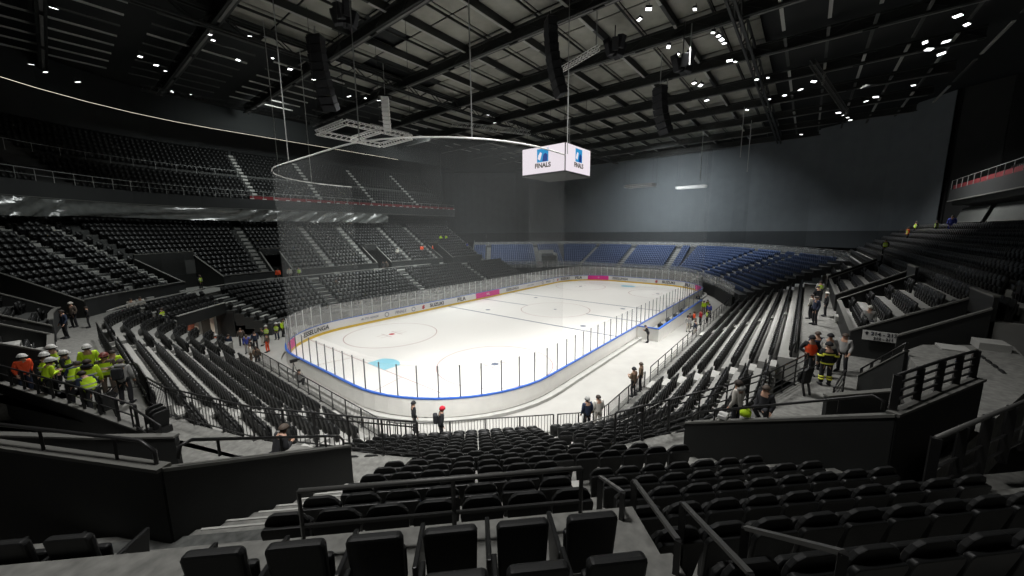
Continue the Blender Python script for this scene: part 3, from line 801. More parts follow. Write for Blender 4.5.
# ------------------------------------------------------------------ chairs
def chair_back_pts(w0, w1, h0, h1, ch):
    return [(-w0, h0), (w0, h0), (w1, h1-ch*.8), (w1-ch, h1), (-w1+ch, h1), (-w1, h1-ch*.8)]
def panel(mb, prof, y0, y1, lean, zr=.42):
    """profile in x/z extruded from y0 to y1, leaned backwards about height zr"""
    n_ = len(prof); vs = []
    for y in (y0, y1):
        for x, z in prof: vs.append((x, y-(z-zr)*lean, z))
    fs = [tuple(range(n_)), tuple(range(2*n_-1, n_-1, -1))] + [(i, i+n_, (i+1) % n_+n_, (i+1) % n_) for i in range(n_)]
    mb.add(vs, fs)
def make_chair():
    root = empty('stadium_chair', (0, 0, 0))
    arc = [(-.21, .36), (.21, .36), (.235, .62), (.225, .70), (.185, .77), (.12, .81), (-.12, .81), (-.185, .77), (-.225, .70), (-.235, .62)]
    b = MB(); panel(b, arc, -.02, .035, .2); fix_normals(b.build('backrest', M['chair_fabric'], root, bevel=.012))
    b = MB(); panel(b, [(-.20, .08), (.20, .08), (.25, .60), (.24, .65), (.215, .675), (-.215, .675), (-.24, .65), (-.25, .60)], -.085, -.022, .2); fix_normals(b.build('back_shell', M['chair'], root, bevel=.012))
    b = MB(); panel(b, chair_back_pts(.20, .21, .30, .62, .07), .07, .13, 0); fix_normals(b.build('seat', M['chair_fabric'], root, bevel=.02))
    b = MB(); b.box(-.17, -.12, -.06, .12, .0, .44); b.box(.12, .17, -.06, .12, .0, .44); b.box(-.19, .19, -.03, .05, .36, .44)
    b.build('bracket', M['rail'], root)
    return root
vis = []
for c in chairs:
    ok, dep = in_view(c[0], c[1], c[2]+.7, 60)
    if ok: vis.append((dep, c))
vis.sort(key=lambda q: q[0])
# keep to those seen in the photo: the nearest ones are the block below the camera
near = vis[:300]; far = vis[300:]
ORD = ['zeroth','first','second','third','fourth','fifth','sixth','seventh','eighth','ninth','tenth','eleventh','twelfth','thirteenth','fourteenth','fifteenth','sixteenth','seventeenth','eighteenth','nineteenth','twentieth']
def od(i):
    if i < len(ORD): return ORD[i]
    return ['twenty-', 'thirty-', 'forty-'][i//10-2] + ORD[i % 10] if i % 10 else ['twentieth','thirtieth','fortieth'][i//10-2]
proto = make_chair()
BN = {('camera', 0): 'left of the stair handrails', ('camera', 1): 'right of the stair handrails'}
bmin = {}; RN = {49: 'near', 51: 'rear'}
for _, c in near:
    key = (c[4], c[5]); bmin.setdefault(key, []).append(c[6])
for j, (_, c) in enumerate(near):
    o = proto if j == 0 else copy_tree(proto)
    o.location = c[:3]; o.rotation_euler = (0, 0, c[3])
    pos = sorted(bmin[(c[4], c[5])]).index(c[6])+1
    if c[4][0] == 'camera':
        nm = BN[c[4]]; rowt = od(16-c[5])
        lab = f'black chair {nm}, {od(pos)} along, {rowt} row from camera' if c[5] > 9 else f'black chair {od(pos)} along, {rowt} row below the camera, between the parapets'
    else:
        nm = {'right': 'right-hand stand', 'right corner': 'right corner block', 'centre': 'centre block', 'left corner': 'left corner block', 'near end': 'block behind the near goal', 'near end corner': 'block by the tunnel', 'right near': 'right upper block', 'side row': 'rows behind right parapet', 'right upper': 'far right upper block', 'near upper': 'left upper block', 'left upper': 'far left upper block', 'left': 'far left stand', 'left bend': 'rows above the tunnel'}[c[4][0]]
        sub = f', part {od(ord(c[4][1])-96)}' if c[4][0] == 'centre' and c[4][1] != 'a' else ''
        lab = f'black chair in the {nm}, {RN.get(c[5]) or od(c[5]+1)} row up, {od(pos)} from its right{sub}'
    tag(o, lab, 'chair', 'black tip-up chairs on the terraces')
# the many remaining chairs
def lowchair(full=True):
    mb = MB()
    panel(mb, chair_back_pts(.20, .24, .12, .80, .09), -.06, .03, .18)
    if full:
        mb.cur = 0
        panel(mb, chair_back_pts(.19, .20, .34, .60, .06), .07, .12, 0)
        mb.box(-.15, .15, -.04, .06, 0, .40)
    return mb
import numpy as np
def mass(name, items, m_, full=True):
    lc = lowchair(full); V = np.array(lc.v); fl = lc.f; nv = len(V)
    vs = []; loops = []; 
    flat = np.array([i for f in fl for i in f]); sizes = np.array([len(f) for f in fl])
    N = len(items)
    allv = np.zeros((N*nv, 3)); 
    for i, c in enumerate(items):
        ca, sa = math.cos(c[3]), math.sin(c[3])
        allv[i*nv:(i+1)*nv, 0] = V[:, 0]*ca - V[:, 1]*sa + c[0]
        allv[i*nv:(i+1)*nv, 1] = V[:, 0]*sa + V[:, 1]*ca + c[1]
        allv[i*nv:(i+1)*nv, 2] = V[:, 2] + c[2]
    li = (flat[None, :] + (np.arange(N)*nv)[:, None]).ravel()
    sz = np.tile(sizes, N); ls = np.concatenate(([0], np.cumsum(sz)[:-1]))
    me = bpy.data.meshes.new(name)
    me.vertices.add(N*nv); me.vertices.foreach_set('co', allv.ravel())
    me.loops.add(len(li)); me.loops.foreach_set('vertex_index', li.astype(np.int32))
    me.polygons.add(len(sz)); me.polygons.foreach_set('loop_start', ls.astype(np.int32))
    me.update(calc_edges=True); me.validate()
    me.materials.append(m_)
    o = bpy.data.objects.new(name, me); COL.objects.link(o)
    fix_normals(o)
    return o
o = mass('stadium_chair', [c for _, c in far], M['chair'])
tag(o, 'rows of black tip-up chairs filling the distant terraces round the rink', 'chairs', kind='stuff')

# nearest chairs: a padded kind with arm panels
def make_near():
    root = empty('padded_chair', (0, 0, 0))
    b = MB(); panel(b, [(-.19, .36), (.19, .36), (.205, .86), (.185, .90), (-.185, .90), (-.205, .86)], -.05, .03, .12); fix_normals(b.build('backrest', M['chair_fabric'], root, bevel=.025))
    b = MB(); panel(b, [(-.19, .34), (.19, .34), (.19, .64), (-.19, .64)], .06, .13, 0); fix_normals(b.build('seat', M['chair_fabric'], root, bevel=.03))
    for s_ in (-1,):
        b = MB(); x = s_*.265
        b.hexa([(x-.02, -.08, .0), (x+.02, -.08, .0), (x+.02, .10, .0), (x-.02, .10, .0), (x-.02, -.14, .66), (x+.02, -.14, .66), (x+.02, .34, .62), (x-.02, .34, .62)])
        fix_normals(b.build('arm_panel', M['chair'], root, bevel=.01))
    b = MB(); b.box(-.27, .255, -.03, .03, .34, .40); b.build('beam', M['rail'], root)
    return root
pn = make_near()
ns = [(9.12+.555*i, -22.6, 7.13, 0) for i in range(-1, 5)] + [(9.77+.525*i, -23.08, 7.23, 1) for i in range(4)]
for i, (s_, t_, z, rw) in enumerate(ns):
    o = pn if i == 0 else copy_tree(pn)
    o.location = st(s_, t_, z); o.rotation_euler = (0, 0, -PI/4)
    idx = i+1 if rw == 0 else i-5
    tag(o, f'padded black chair with arm panel, {od(idx)} from left behind the cross handrail' if rw == 0 else f'padded black chair cut by the bottom picture edge, {od(idx)} from left', 'chair', 'padded chairs nearest the camera')
# side-on row at the lower left corner
for i in range(4):
    o = copy_tree(pn); p = st(6.42-.56*i, -21.45, 6.42); o.location = p; o.rotation_euler = (0, 0, -PI/4)
    tag(o, f'padded black chair below the left parapet, {od(i+1)} from the aisle', 'chair', 'padded chairs at the lower left')
mb = MB(); mb.hexa([st(6.74, -21.75, 6.45), st(6.79, -21.75, 6.45), st(6.79, -21.2, 6.45), st(6.74, -21.2, 6.45), st(6.74, -21.8, 7.02), st(6.79, -21.8, 7.02), st(6.79, -21.1, 7.02), st(6.74, -21.1, 7.02)])
tag(fix_normals(mb.build('row_end_panel', M['chair'], bevel=.02)), 'black end panel closing the row of chairs at lower left', 'panel')
mb = MB(); stbox(mb, -2, 7.8, -21.4, -20.1, 5.2, 6.02); stbox(mb, -2, 8.2, -23.4, -21.2, 5.5, 6.4)
M['speckled'] = mat('speckled_floor', (0.075, 0.078, 0.074), 0.9, noise=0.9, nscale=9)  # darker and more strongly speckled than the other concrete
struct(fix_normals(mb.build('floor', M['speckled'])), 'dusty concrete floor at the lower left')
mb = MB(); x, y = st(6.75, -21.45); mb.box(x-.06, x+.06, y-.1, y+.1, 6.402, 6.42); tag(mb.build('paper_tag', M['teal']), 'small teal paper lying on the floor at lower left', 'paper')


# ------------------------------------------------------------------ upper tier, left
MT = M['terrace_shaded']
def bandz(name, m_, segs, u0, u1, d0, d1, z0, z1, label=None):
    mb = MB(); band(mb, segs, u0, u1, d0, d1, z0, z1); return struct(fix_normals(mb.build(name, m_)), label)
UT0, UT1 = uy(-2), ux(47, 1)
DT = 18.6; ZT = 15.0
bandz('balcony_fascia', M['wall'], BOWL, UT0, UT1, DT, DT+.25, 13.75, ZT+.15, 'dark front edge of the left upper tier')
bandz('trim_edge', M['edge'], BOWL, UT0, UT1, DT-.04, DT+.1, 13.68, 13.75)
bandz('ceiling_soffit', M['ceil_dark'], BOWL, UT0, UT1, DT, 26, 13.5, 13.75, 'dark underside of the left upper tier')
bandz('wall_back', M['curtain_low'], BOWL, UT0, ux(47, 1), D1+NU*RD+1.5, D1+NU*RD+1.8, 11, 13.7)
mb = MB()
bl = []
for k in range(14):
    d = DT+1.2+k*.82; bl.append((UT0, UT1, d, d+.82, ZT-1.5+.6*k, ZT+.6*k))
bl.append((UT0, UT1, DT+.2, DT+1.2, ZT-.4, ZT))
terrace('seating_terrace', BOWL, bl, MT, 'stepped concrete of the left upper tier, its dimness in the colour')
tierc = []
def tier_row(u0, u1, d, z):
    u = u0
    while u < u1:
        p, n, rad = peval(BOWL, u, d)
        if in_view(p.x, p.y, z+.7, 40)[0]: tierc.append((p.x, p.y, z, math.atan2(-n.y, -n.x)-PI/2))
        u += .55/rad
TA = [uy(6), ux(0, 1)-1, ux(9.5, 1), ux(19, 1), ux(29, 1), ux(39, 1)]
for k in range(14):
    if k == 6: continue
    cuts = [UT0] + [q for a in TA for q in (a-.45, a+.45)] + [UT1]
    for bi in range(0, len(cuts), 2): tier_row(cuts[bi], cuts[bi+1], DT+1.2+k*.82+.5, ZT+.6*k)
for a in TA:
    mb = MB()
    for k in range(14):
        d = DT+1.2+k*.82; band(mb, BOWL, a-.4/peval(BOWL, a, d)[2], a+.4/peval(BOWL, a, d)[2], d-.1, d+.05, ZT+.6*k-.25, ZT+.6*k+.02)
    struct(fix_normals(mb.build('stair_flight', M['step'])), 'pale step edges climbing the left upper tier')
bandz('wall_upper', M['wall'], BOWL, UT0, UT1+3, DT+1.2+14*.82, DT+1.5+14*.82, 13, 28)
# rails of the upper tier
def path_rail(u0, u1, d, z, h, m_, label, post=2.0, bars=1):
    us = usamples(BOWL, u0, u1); pts = [(*peval(BOWL, u, d)[0], z) for u in us]
    return fence('balcony_railing', pts, h, label, post=post, mids=(.5,) if bars else (), m_=m_, kicker=False, r=.03)
path_rail(UT0, ux(11, 1), DT+.1, ZT+.15, 1.1, M['cable'], 'pale two-bar balcony railing at the left of the upper tier', 1.5)
path_rail(ux(11, 1)+.1, UT1, DT+.1, ZT+.15, .95, M['cable'], 'balcony railing with red backing along the left upper tier', 2.2, 0)
bandz('trim_red', M['redcurt'], BOWL, ux(8, 1), UT1, DT+.16, DT+.22, ZT+.15, ZT+.6, 'dark red cloth behind the balcony railing')
path_rail(ux(-1, 1)-4, ux(8.5, 1), DT+1.2+6*.82, ZT+3.6, 1.1, M['cable'], 'thin railing halfway up the left upper tier', 2.4, 0)
mb = MB()
for u in np.arange(ux(8, 1), UT1, 1.55):
    band(mb, BOWL, u, u+.5, DT+.05, DT+.14, ZT+.17, ZT+.26)
struct(fix_normals(mb.build('trim_clamp', M['white'])), 'small white clamps along the balcony edge')
# light strip and bulkhead over the upper tier
bandz('trim_light', M['strip'], BOWL, UT0, ux(36, 1), 23.0, 23.08, 24.98, 25.09, 'thin warm light line under the left roof edge')
bandz('ceiling_bulkhead', M['ceil_dark'], BOWL, UT0, UT1+4, 22.9, 23.0, 25.0, 28.2)
# plastic sheet hung below the balcony
mb = MB(); us = list(np.arange(95.2, ux(30, 1), .22)); base = len(us)
rows = 7; vs = []; fs = []
for i, u in enumerate(us):
    for j in range(rows):
        p, n, _ = peval(BOWL, u, DT-.45+.28*math.sin(u*1.9+j*.8)*math.sin(j*.6+u*.33)+.1*math.sin(u*6+j*2.1))
        vs.append((p.x, p.y, 13.6-j*.24 - .25*abs(math.sin(u*.37))*(j/rows)))
for i in range(base-1):
    for j in range(rows-1): fs.append((i*rows+j, (i+1)*rows+j, (i+1)*rows+j+1, i*rows+j+1))
mb.add(vs, fs); o = mb.build('plastic_sheet', M['foil'], smooth=True); tag(o, 'crumpled clear plastic sheeting hung under the left balcony', 'plastic sheet')
# lounge wall at the top of the lower bowl (left)
bandz('wall_lounge', M['wall'], BOWL, UT0, ux(47, 1), D1+NU*RD+.9, D1+NU*RD+1.0, 11.5, 12.6)
# ------------------------------------------------------------------ right upper tier and boxes
mb = MB(); mb.box(30, 63, -39.4, -39.0, 13.6, 15.0); struct(mb.build('balcony_fascia', M['wall']), 'dark front edge of the right upper tier')
mb = MB(); mb.box(30, 63, -38.98, -38.9, 13.5, 13.62); struct(mb.build('trim_edge', M['edge']))
mb = MB()
for k in range(10): mb.box(30, 63, -40.4-k*.85-.85, -40.4-k*.85, 13, 15.0+.55*k)
mb.box(30, 63, -40.4, -39.4, 13, 15.0)
struct(mb.build('seating_terrace', MT), 'dark rows of the right upper tier')
for k in range(10):
    x = 31
    while x < 62.5:
        if in_view(x, -41, 15)[0]: tierc.append((x, -40.4-k*.85-.5, 15+.55*k, 0.0))
        x += .55
fence('balcony_railing', [(30, -39.1, 15.0), (63, -39.1, 15.0)], 1.15, 'tall thin balcony railing on the right upper tier', post=2.0, mids=(), m_=M['cable'], kicker=False)
mb = MB(); mb.box(30, 63, -39.3, -39.25, 15.0, 15.55); struct(mb.build('trim_red', M['redcurt']), 'dark red cloth on the right balcony')
mb = MB(); mb.box(30, 64, -42.5, -42.3, 9.5, 13.6); struct(mb.build('wall_boxes', M['curtain_low']))
M['panel'] = mat('hung_screen', (0.07, 0.075, 0.07), 0.7, noise=.3, nscale=.5)
for i, (x0, x1) in enumerate([(52.5, 62.0), (41.5, 51), (31, 40.5)]):
    o = empty('box_blind', ((x0+x1)/2, -40.2, 10.9)); tag(o, ['slanted grey blind of the far box on the right', 'slanted grey blind of the middle box on the right', 'slanted grey blind of the nearest box on the right'][i], 'blind', 'blinds of the boxes below the right upper tier')
    L = (x1-x0)/2
    b = MB(); b.hexa([(-L, .5, 0), (L, .5, 0), (L, .56, 0), (-L, .56, 0), (-L, 0, 1.7), (L, 0, 1.7), (L, .06, 1.7), (-L, .06, 1.7)]); fix_normals(b.build('blind_sheet', M['panel'], o))
    b = MB(); b.box(-L, L, .45, .6, -.1, 0); b.build('bottom_bar', M['edge'], o)
for z, nm in ((10.4, 'upper'), (9.6, 'lower')):
    fence('box_counter', [(33, -38.4+(0 if nm == 'upper' else .5), z-.5), (63.5, -38.4+(0 if nm == 'upper' else .5), z-.5)], .5, nm + ' pale counter rail in front of the right boxes', cat='counter', post=2.2, mids=(), m_=M['cable'], kicker=False, r=.06)
mb = MB()
mb.box(30, 64, -39.3, -38.0, 8.0, 9.1); struct(mb.build('box_front', M['terrace_shaded']), 'dark ledge in front of the right boxes')
o = mass('upper_tier_chair', tierc, M['chair'], full=False)
tag(o, 'rows of dark chairs filling the upper tiers under the roof', 'chairs', kind='stuff')

# ------------------------------------------------------------------ blue end stand
R0 = 3.0
BLUE, BLU = make_path([(51, 36.5), (66, 19), (66, -7), (52, -15.5), (43.5, -19.0)])
def zb(k): return 2.0+.37*k
def ub(px_dir): return px_dir
NB = 12
bl = [(0, BLU, k*.85, k*.85+.85, zb(k)-1.0, zb(k)) for k in range(NB)] + [(0, BLU, NB*.85, NB*.85+1.2, zb(NB)-1, zb(NB))]
M['blue_floor'] = mat('scaffold_deck', (0.10, 0.105, 0.11), 0.8, noise=.2)
terrace('seating_terrace', BLUE, bl, M['blue_floor'], 'stepped deck of the blue end stand')
blue = []
SH = 8.9
BA = [4.0]+[q+SH for q in (7.2, 17.0, 26.5, 36.5, 45.5, 53.5)]
BA = [a for a in BA if a < BLU-1]
bv = (12.4, 14.6, 7)
for k in range(NB):
    cuts = [0.2] + [q for a in BA for q in (a-.6, a+.6)] + [BLU-.2]
    for bi in range(0, len(cuts), 2):
        u = cuts[bi]+.2; i = 0
        while u < cuts[bi+1]-.1:
            p, n, rad = peval(BLUE, u, k*.85+.5)
            if not (8.8+SH-1.2 < u < 11.6+SH and k < 7) and in_view(p.x, p.y, zb(k), 20)[0]:
                blue.append((p.x, p.y, zb(k), math.atan2(-n.y, -n.x)-PI/2, bi//2, k, i))
            u += .5/rad; i += 1
for a in BA:
    mb = MB()
    for k in range(NB): 
        rad = peval(BLUE, a, k*.85)[2]
        band(mb, BLUE, a-.5/rad, a+.5/rad, k*.85-.3, k*.85+.02, zb(k)-.4, zb(k)-.16+.18)
    struct(fix_normals(mb.build('stair_flight', M['step'])), 'pale aisle steps in the blue stand')
va, vb = 8.9+SH-1.2, 11.55+SH
mb = MB(); band(mb, BLUE, va, va+.15, -.3, 6.2, 1.0, 5.0); band(mb, BLUE, vb-.15, vb, -.3, 6.2, 1.0, 5.0); band(mb, BLUE, va, vb, 6.2, 6.35, 1.0, 5.5)
struct(fix_normals(mb.build('parapet_wall', M['step'])), 'pale walls of the doorway in the blue stand')
mb = MB(); band(mb, BLUE, va+.15, vb-.15, -.2, 6.15, 1.0, 4.35)  # solid black block stands for the shade inside the doorway
struct(fix_normals(mb.build('doorway_shade', M['black'])), 'solid black block painting the shade of the blue stand doorway')
def make_blue():
    root = empty('blue_seat', (0, 0, 0))
    b = MB(); panel(b, chair_back_pts(.19, .21, .36, .80, .07), -.05, 0.0, .14); fix_normals(b.build('backrest', M['blue_seat'], root))
    b = MB(); panel(b, chair_back_pts(.18, .19, .36, .70, .05), .06, .11, 0); fix_normals(b.build('seat', M['blue_seat'], root))
    return root
bs = sorted([((Vector(c[:3])-CAM).length, c) for c in blue], key=lambda q: q[0])
pb = make_blue(); bcount = {}
for _, c in bs[:300]: bcount.setdefault((c[4], c[5]), []).append(c[6])
for j, (_, c) in enumerate(bs[:300]):
    o = pb if j == 0 else copy_tree(pb)
    o.location = c[:3]; o.rotation_euler = (0, 0, c[3])
    pos = sorted(bcount[(c[4], c[5])]).index(c[6])+1
    tag(o, f'blue seat {od(pos)} from the left end, {od(c[5]+1)} row up, {od(c[4]+1)} blue block from left', 'seat', 'blue seats of the end stand')
def lowblue():
    return lowchair(False)
o = mass('blue_seat', [c for _, c in bs[300:]], M['blue_seat'], full=False)
tag(o, 'rows of blue seats filling the rest of the far end stand', 'seats', kind='stuff')
# barriers round the blue stand
def blue_fence(d, z, h, u0, u1, label, post=1.3, m_=None):
    us = usamples(BLUE, u0, u1)
    r = fence('barrier', [(*peval(BLUE, u, d)[0], z) for u in us], h, label, 'barrier', post=post, mids=(.5, .1), m_=m_ or M['cable'], kicker=False)
    b = MB(); band(b, BLUE, u0, u1, d-.01, d+.01, .1, h-.1)
    o = b.build('barrier_panel', M['glass_worn'], r); o.matrix_parent_inverse = Matrix.Translation(-Vector((r.location.x, r.location.y, -z+z-0))) if False else o.matrix_parent_inverse
    o.location = (-r.location.x, -r.location.y, 0)
    return r
blue_fence(-.5, 1.7, 1.5, .2, BLU-.2, 'long pale glazed barrier along the foot of the blue stand')
blue_fence(NB*.85+1.0, zb(NB), 1.1, .2, BLU-.2, 'pale scaffold railing along the top of the blue stand', 1.8)
us_ = usamples(BLUE, .2, BLU-.2)
mb = MB(); band(mb, BLUE, .2, BLU-.2, -.7, -.4, -.06, 1.7); struct(fix_normals(mb.build('wall_stand_front', M['curtain_low'])), 'dark base under the blue stand')
a = peval(BLUE, .1, -.5)[0]; b_ = peval(BLUE, .1, NB*.85+1)[0]
fence('barrier', [(a.x, a.y, 1.7), (b_.x, b_.y, zb(NB))], 1.5, 'sloping pale barrier on the left edge of the blue stand', 'barrier', post=1.0, mids=(.5, .1), m_=M['cable'], kicker=False, bars=.3)

# ------------------------------------------------------------------ walls, curtain, roof
def sheet(pts, z0, z1, m_, name, th=.12, label=None, wave=0.0, step=1.0):
    mb = MB(); P = []
    for a, b in zip(pts, pts[1:]):
        a = Vector(a); b = Vector(b); n_ = max(1, int((b-a).length/step)); nn = Vector((-(b-a).y, (b-a).x)).normalized()
        for k in range(n_): P.append(a.lerp(b, k/n_)+nn*wave*math.sin((len(P))*2.1))
    P.append(Vector(pts[-1]))
    for a, b in zip(P, P[1:]):
        d = (b-a).normalized(); n_ = Vector((-d.y, d.x))*th/2
        q = [a-n_, b-n_, b+n_, a+n_]; mb.hexa([(p.x, p.y, z0) for p in q]+[(p.x, p.y, z1) for p in q])
    o = fix_normals(mb.build(name, m_)); struct(o, label); return o
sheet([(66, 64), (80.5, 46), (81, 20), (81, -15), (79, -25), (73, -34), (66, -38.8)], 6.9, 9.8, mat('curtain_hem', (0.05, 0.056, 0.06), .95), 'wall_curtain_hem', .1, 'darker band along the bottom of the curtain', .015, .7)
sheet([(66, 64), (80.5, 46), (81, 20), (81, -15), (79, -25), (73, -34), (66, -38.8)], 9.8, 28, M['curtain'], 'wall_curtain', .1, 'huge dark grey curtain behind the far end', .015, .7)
sheet([(66.3, 64.5), (81.2, 46), (81.8, 20), (81.8, -15), (79.8, -25.3), (73.6, -34.4), (66.3, -39.4)], -.1, 28.2, M['curtain_low'], 'wall_far', .2)
sheet([(47, 41.5), (48, 50), (66, 64)], 0, 28, M['wall'], 'wall_side', .2)
sheet([(66.3, -39.5), (64, -43), (64, -52)], 0, 28.2, M['wall'], 'wall_right', .2)
sheet([(64, -50.5), (20, -50.5), (-30, -45), (-45, 0), (-30, 48)], 0, 28.2, M['ceil_dark'], 'wall_back', .2)
sheet([(-30, 48), (0, 62), (66, 64)], 0, 28.2, M['ceil_dark'], 'wall_left', .2)
ZR = 28.5
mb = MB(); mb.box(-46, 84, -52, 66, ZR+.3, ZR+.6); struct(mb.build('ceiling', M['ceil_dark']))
# light roof panels inside the oval truss field
import bisect
def infield(x, y):
    poly = [(-14, 6), (0, 14), (16, 22), (34, 29), (58, 31), (76, 24), (80, 0), (80, -18), (58, -19.5), (30, -19), (-14, -19)]
    c = False; j = len(poly)-1
    for i in range(len(poly)):
        if (poly[i][1] > y) != (poly[j][1] > y) and x < (poly[j][0]-poly[i][0])*(y-poly[i][1])/(poly[j][1]-poly[i][1])+poly[i][0]: c = not c
        j = i
    return c
mb = MB()
for ix in range(-4, 20):
    for iy in range(-8, 12):
        x0 = ix*4.4; y0 = iy*2.9
        if infield(x0+2.2, y0+1.45):
            if (ix, iy) in ((3, 4), (4, 4), (2, 2)): continue
            mb.box(x0+.09, x0+4.31, y0+.07, y0+2.83, ZR, ZR+.06)
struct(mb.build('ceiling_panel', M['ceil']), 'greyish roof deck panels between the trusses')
# purlins (thin dark beams with a pale lower flange)
def beam(name, a, b, label, cat, group, deep=.55, wd=.16, flange=True, gap=0.06):
    root = empty(name, a); tag(root, label, cat, group); B = Vector(b)-Vector(a)
    q = MB(); q.bar((0, 0, 0), B, wd, deep); q.build('web', M['truss'], root)
    if flange:
        q = MB(); n_ = 5; dd = B/n_
        for k in range(n_):
            q.bar(dd*(k+.10)+Vector((0, 0, -deep/2-.03)), dd*(k+.90)+Vector((0, 0, -deep/2-.03)), .22, .05)
        q.build('lower_flange', M['flange'], root)
    return root
k = 0
for iy in range(-8, 12):
    y = iy*2.9
    xs = [ix*4.4 for ix in range(-4, 20) if infield(ix*4.4+2.2, y+.3) or infield(ix*4.4+2.2, y-.3)]
    if not xs: continue
    k += 1
    beam('roof_purlin', (xs[0], y, 28.1), (xs[-1]+4.4, y, 28.1), f'long thin roof beam running towards the far curtain, {od(k)} from the right edge', 'roof beam', 'purlins under the pale roof deck', .62 if iy % 2 else .2, .26 if iy % 2 else .08, bool(iy % 2))
def truss(name, a, b, h, label, group, n=None, wd=.5, ch=.16, m_=None, cat='truss', web=.08, solid=0):
    root = empty(name, a); tag(root, label, cat, group); B = Vector(b)-Vector(a); L = B.length; d = B.normalized()
    side = d.cross(Vector((0, 0, 1))).normalized()*wd/2; m_ = m_ or M['truss']; H = Vector((0, 0, h))
    for sgn in (-1, 1):
        q = MB(); q.bar(side*sgn, B+side*sgn, ch); q.build('lower_chord', m_, root)
        q = MB(); q.bar(side*sgn+H, B+side*sgn+H, ch); q.build('upper_chord', m_, root)
    q = MB(); n_ = n or max(2, int(L/(h*1.1)))
    if solid: q.bar(H*.5, B+H*.5, solid, h*.8)
    for i in range(n_):
        for sgn in (-1, 1):
            p0 = d*(L*i/n_)+side*sgn; pm = d*(L*(i+.5)/n_)+side*sgn+H; p1 = d*(L*(i+1)/n_)+side*sgn
            q.bar(p0, pm, web); q.bar(pm, p1, web)
        q.bar(d*(L*i/n_)-side, d*(L*i/n_)+side, web)
    q.build('web_bars', m_, root)
    if solid:
        q = MB()
        for i in range(9): q.bar(B*((i+.06)/9)-Vector((0, 0, ch*.5+.03)), B*((i+.94)/9)-Vector((0, 0, ch*.5+.03)), .2, .05)
        q.build('lower_flange', M['flange2'], root)
    return root
k = 0
for x in (-8.8, 0, 8.8, 17.6, 26.4, 35.2, 44, 52.8, 61.6, 70.4, 79):
    k += 1
    truss('roof_truss', (x, -36, 27.0), (x, 38, 27.0), .9, f'deep black roof truss crossing above the ice, {od(k)} from the camera end', 'cross trusses under the roof', wd=.45, ch=.16, n=20, web=.06, solid=.3)
k = 0
for y in (-19.3, 13.5):
    k += 1
    truss('long_truss', (-12, y, 26.6), (80, y, 26.6), 1.2, f'black roof truss running lengthways, {od(k)} from the right', 'lengthways trusses under the roof', wd=.5, ch=.18, n=26, web=.08)
# dull grey bars of the dark outer roof
k = 0
YL = (16.5, 19, 21.5, 24, 26.5, 29, 31.5, 34, -22, -25, -28, -31, -34, -37)
for y in YL:
    for x in range(-12, 72, 9):
        if infield(x+3, y): continue
        li_ = YL.index(y)+1 if y > 0 else YL.index(y)-7
        k += 1
        q = MB(); q.bar((0, 0, 0), (7.4, 0, 0), .24, .10); o = q.build('roof_strut', M['flange'] if k % 2 else M['terrace_shaded'])
        o.location = (x, y, 27.6 if y > 0 else 27.2); side = 'left' if y > 0 else 'right'
        tag(o, f'short grey roof bar over the {side} stand, {od(int((x+12)/9)+1)} along, {od(li_)} line out', 'roof bar', 'grey bars in the dark outer roof')
# ------------------------------------------------------------------ scoreboard cube
sb = empty('video_cube', (30, 0, 17.0)); tag(sb, 'four-sided video cube with pale screens hanging over centre ice', 'scoreboard')
b = MB(); b.box(-3.0, 3.0, -3.0, 3.0, -.02, 3.15); b.build('cube_frame', M['truss'], sb)
b = MB(); b.box(-3.1, 3.1, -3.1, 3.1, -.15, -.02); b.build('bottom_plate', M['terrace_shaded'], sb)
for (dx, dy, rz) in ((-3.06, 0, -90), (0, -3.06, 0), (3.06, 0, 90), (0, 3.06, 180)):
    scn = MB(); scn.box(-2.95, 2.95, -.02, .02, 0.05, 3.05); so = scn.build('screen', M['screen'], sb); so.location = (dx, dy, 0); so.rotation_euler = (0, 0, R_(rz))
    def on(o, x, z, y=-.035): o.parent = so; o.location = (x, y, z); return o
    b = MB(); b.box(-.8, .8, -.004, .004, -.75, .75); on(b.build('picture', M['scr_blue']), .0, 2.05)
    b = MB(); b.add([(-.1, 0, -.6), (.6, 0, -.6), (.65, 0, .1), (.3, 0, .35), (.05, 0, .15)], [(0,1,2,3,4)]); on(b.build('picture', M['scr_navy']), .05, 1.95, -.045)
    b = MB(); b.add([(-.65, 0, -.3), (-.3, 0, -.5), (-.05, 0, .3), (-.3, 0, .45), (-.55, 0, .1)], [(0,1,2,3,4)]); on(b.build('picture', M['screen']), -.05, 2.0, -.045)
    t = text_mesh('FINALS', .72, M['scr_ink'], bold=.03); t.rotation_euler = (PI/2, 0, 0); on(t, 0, .9, -.04)
def cable(a, b, label, r=.035, m_=None, group=None):
    q = MB(); q.tube([(0, 0, 0), Vector(b)-Vector(a)], r, 6); o = q.build('hanging_cable', m_ or M['cable']); o.location = a; tag(o, label, 'cable', group); return o
for i, (x, y) in enumerate(((-2.6, -2.6), (-2.6, 2.6), (2.6, -2.6), (2.6, 2.6))):
    cable((30+x, y, 20.15), (30+x, y, 26.6), ['nearest','left','right','farthest'][i]+' suspension cable of the video cube', .025, M['truss'])
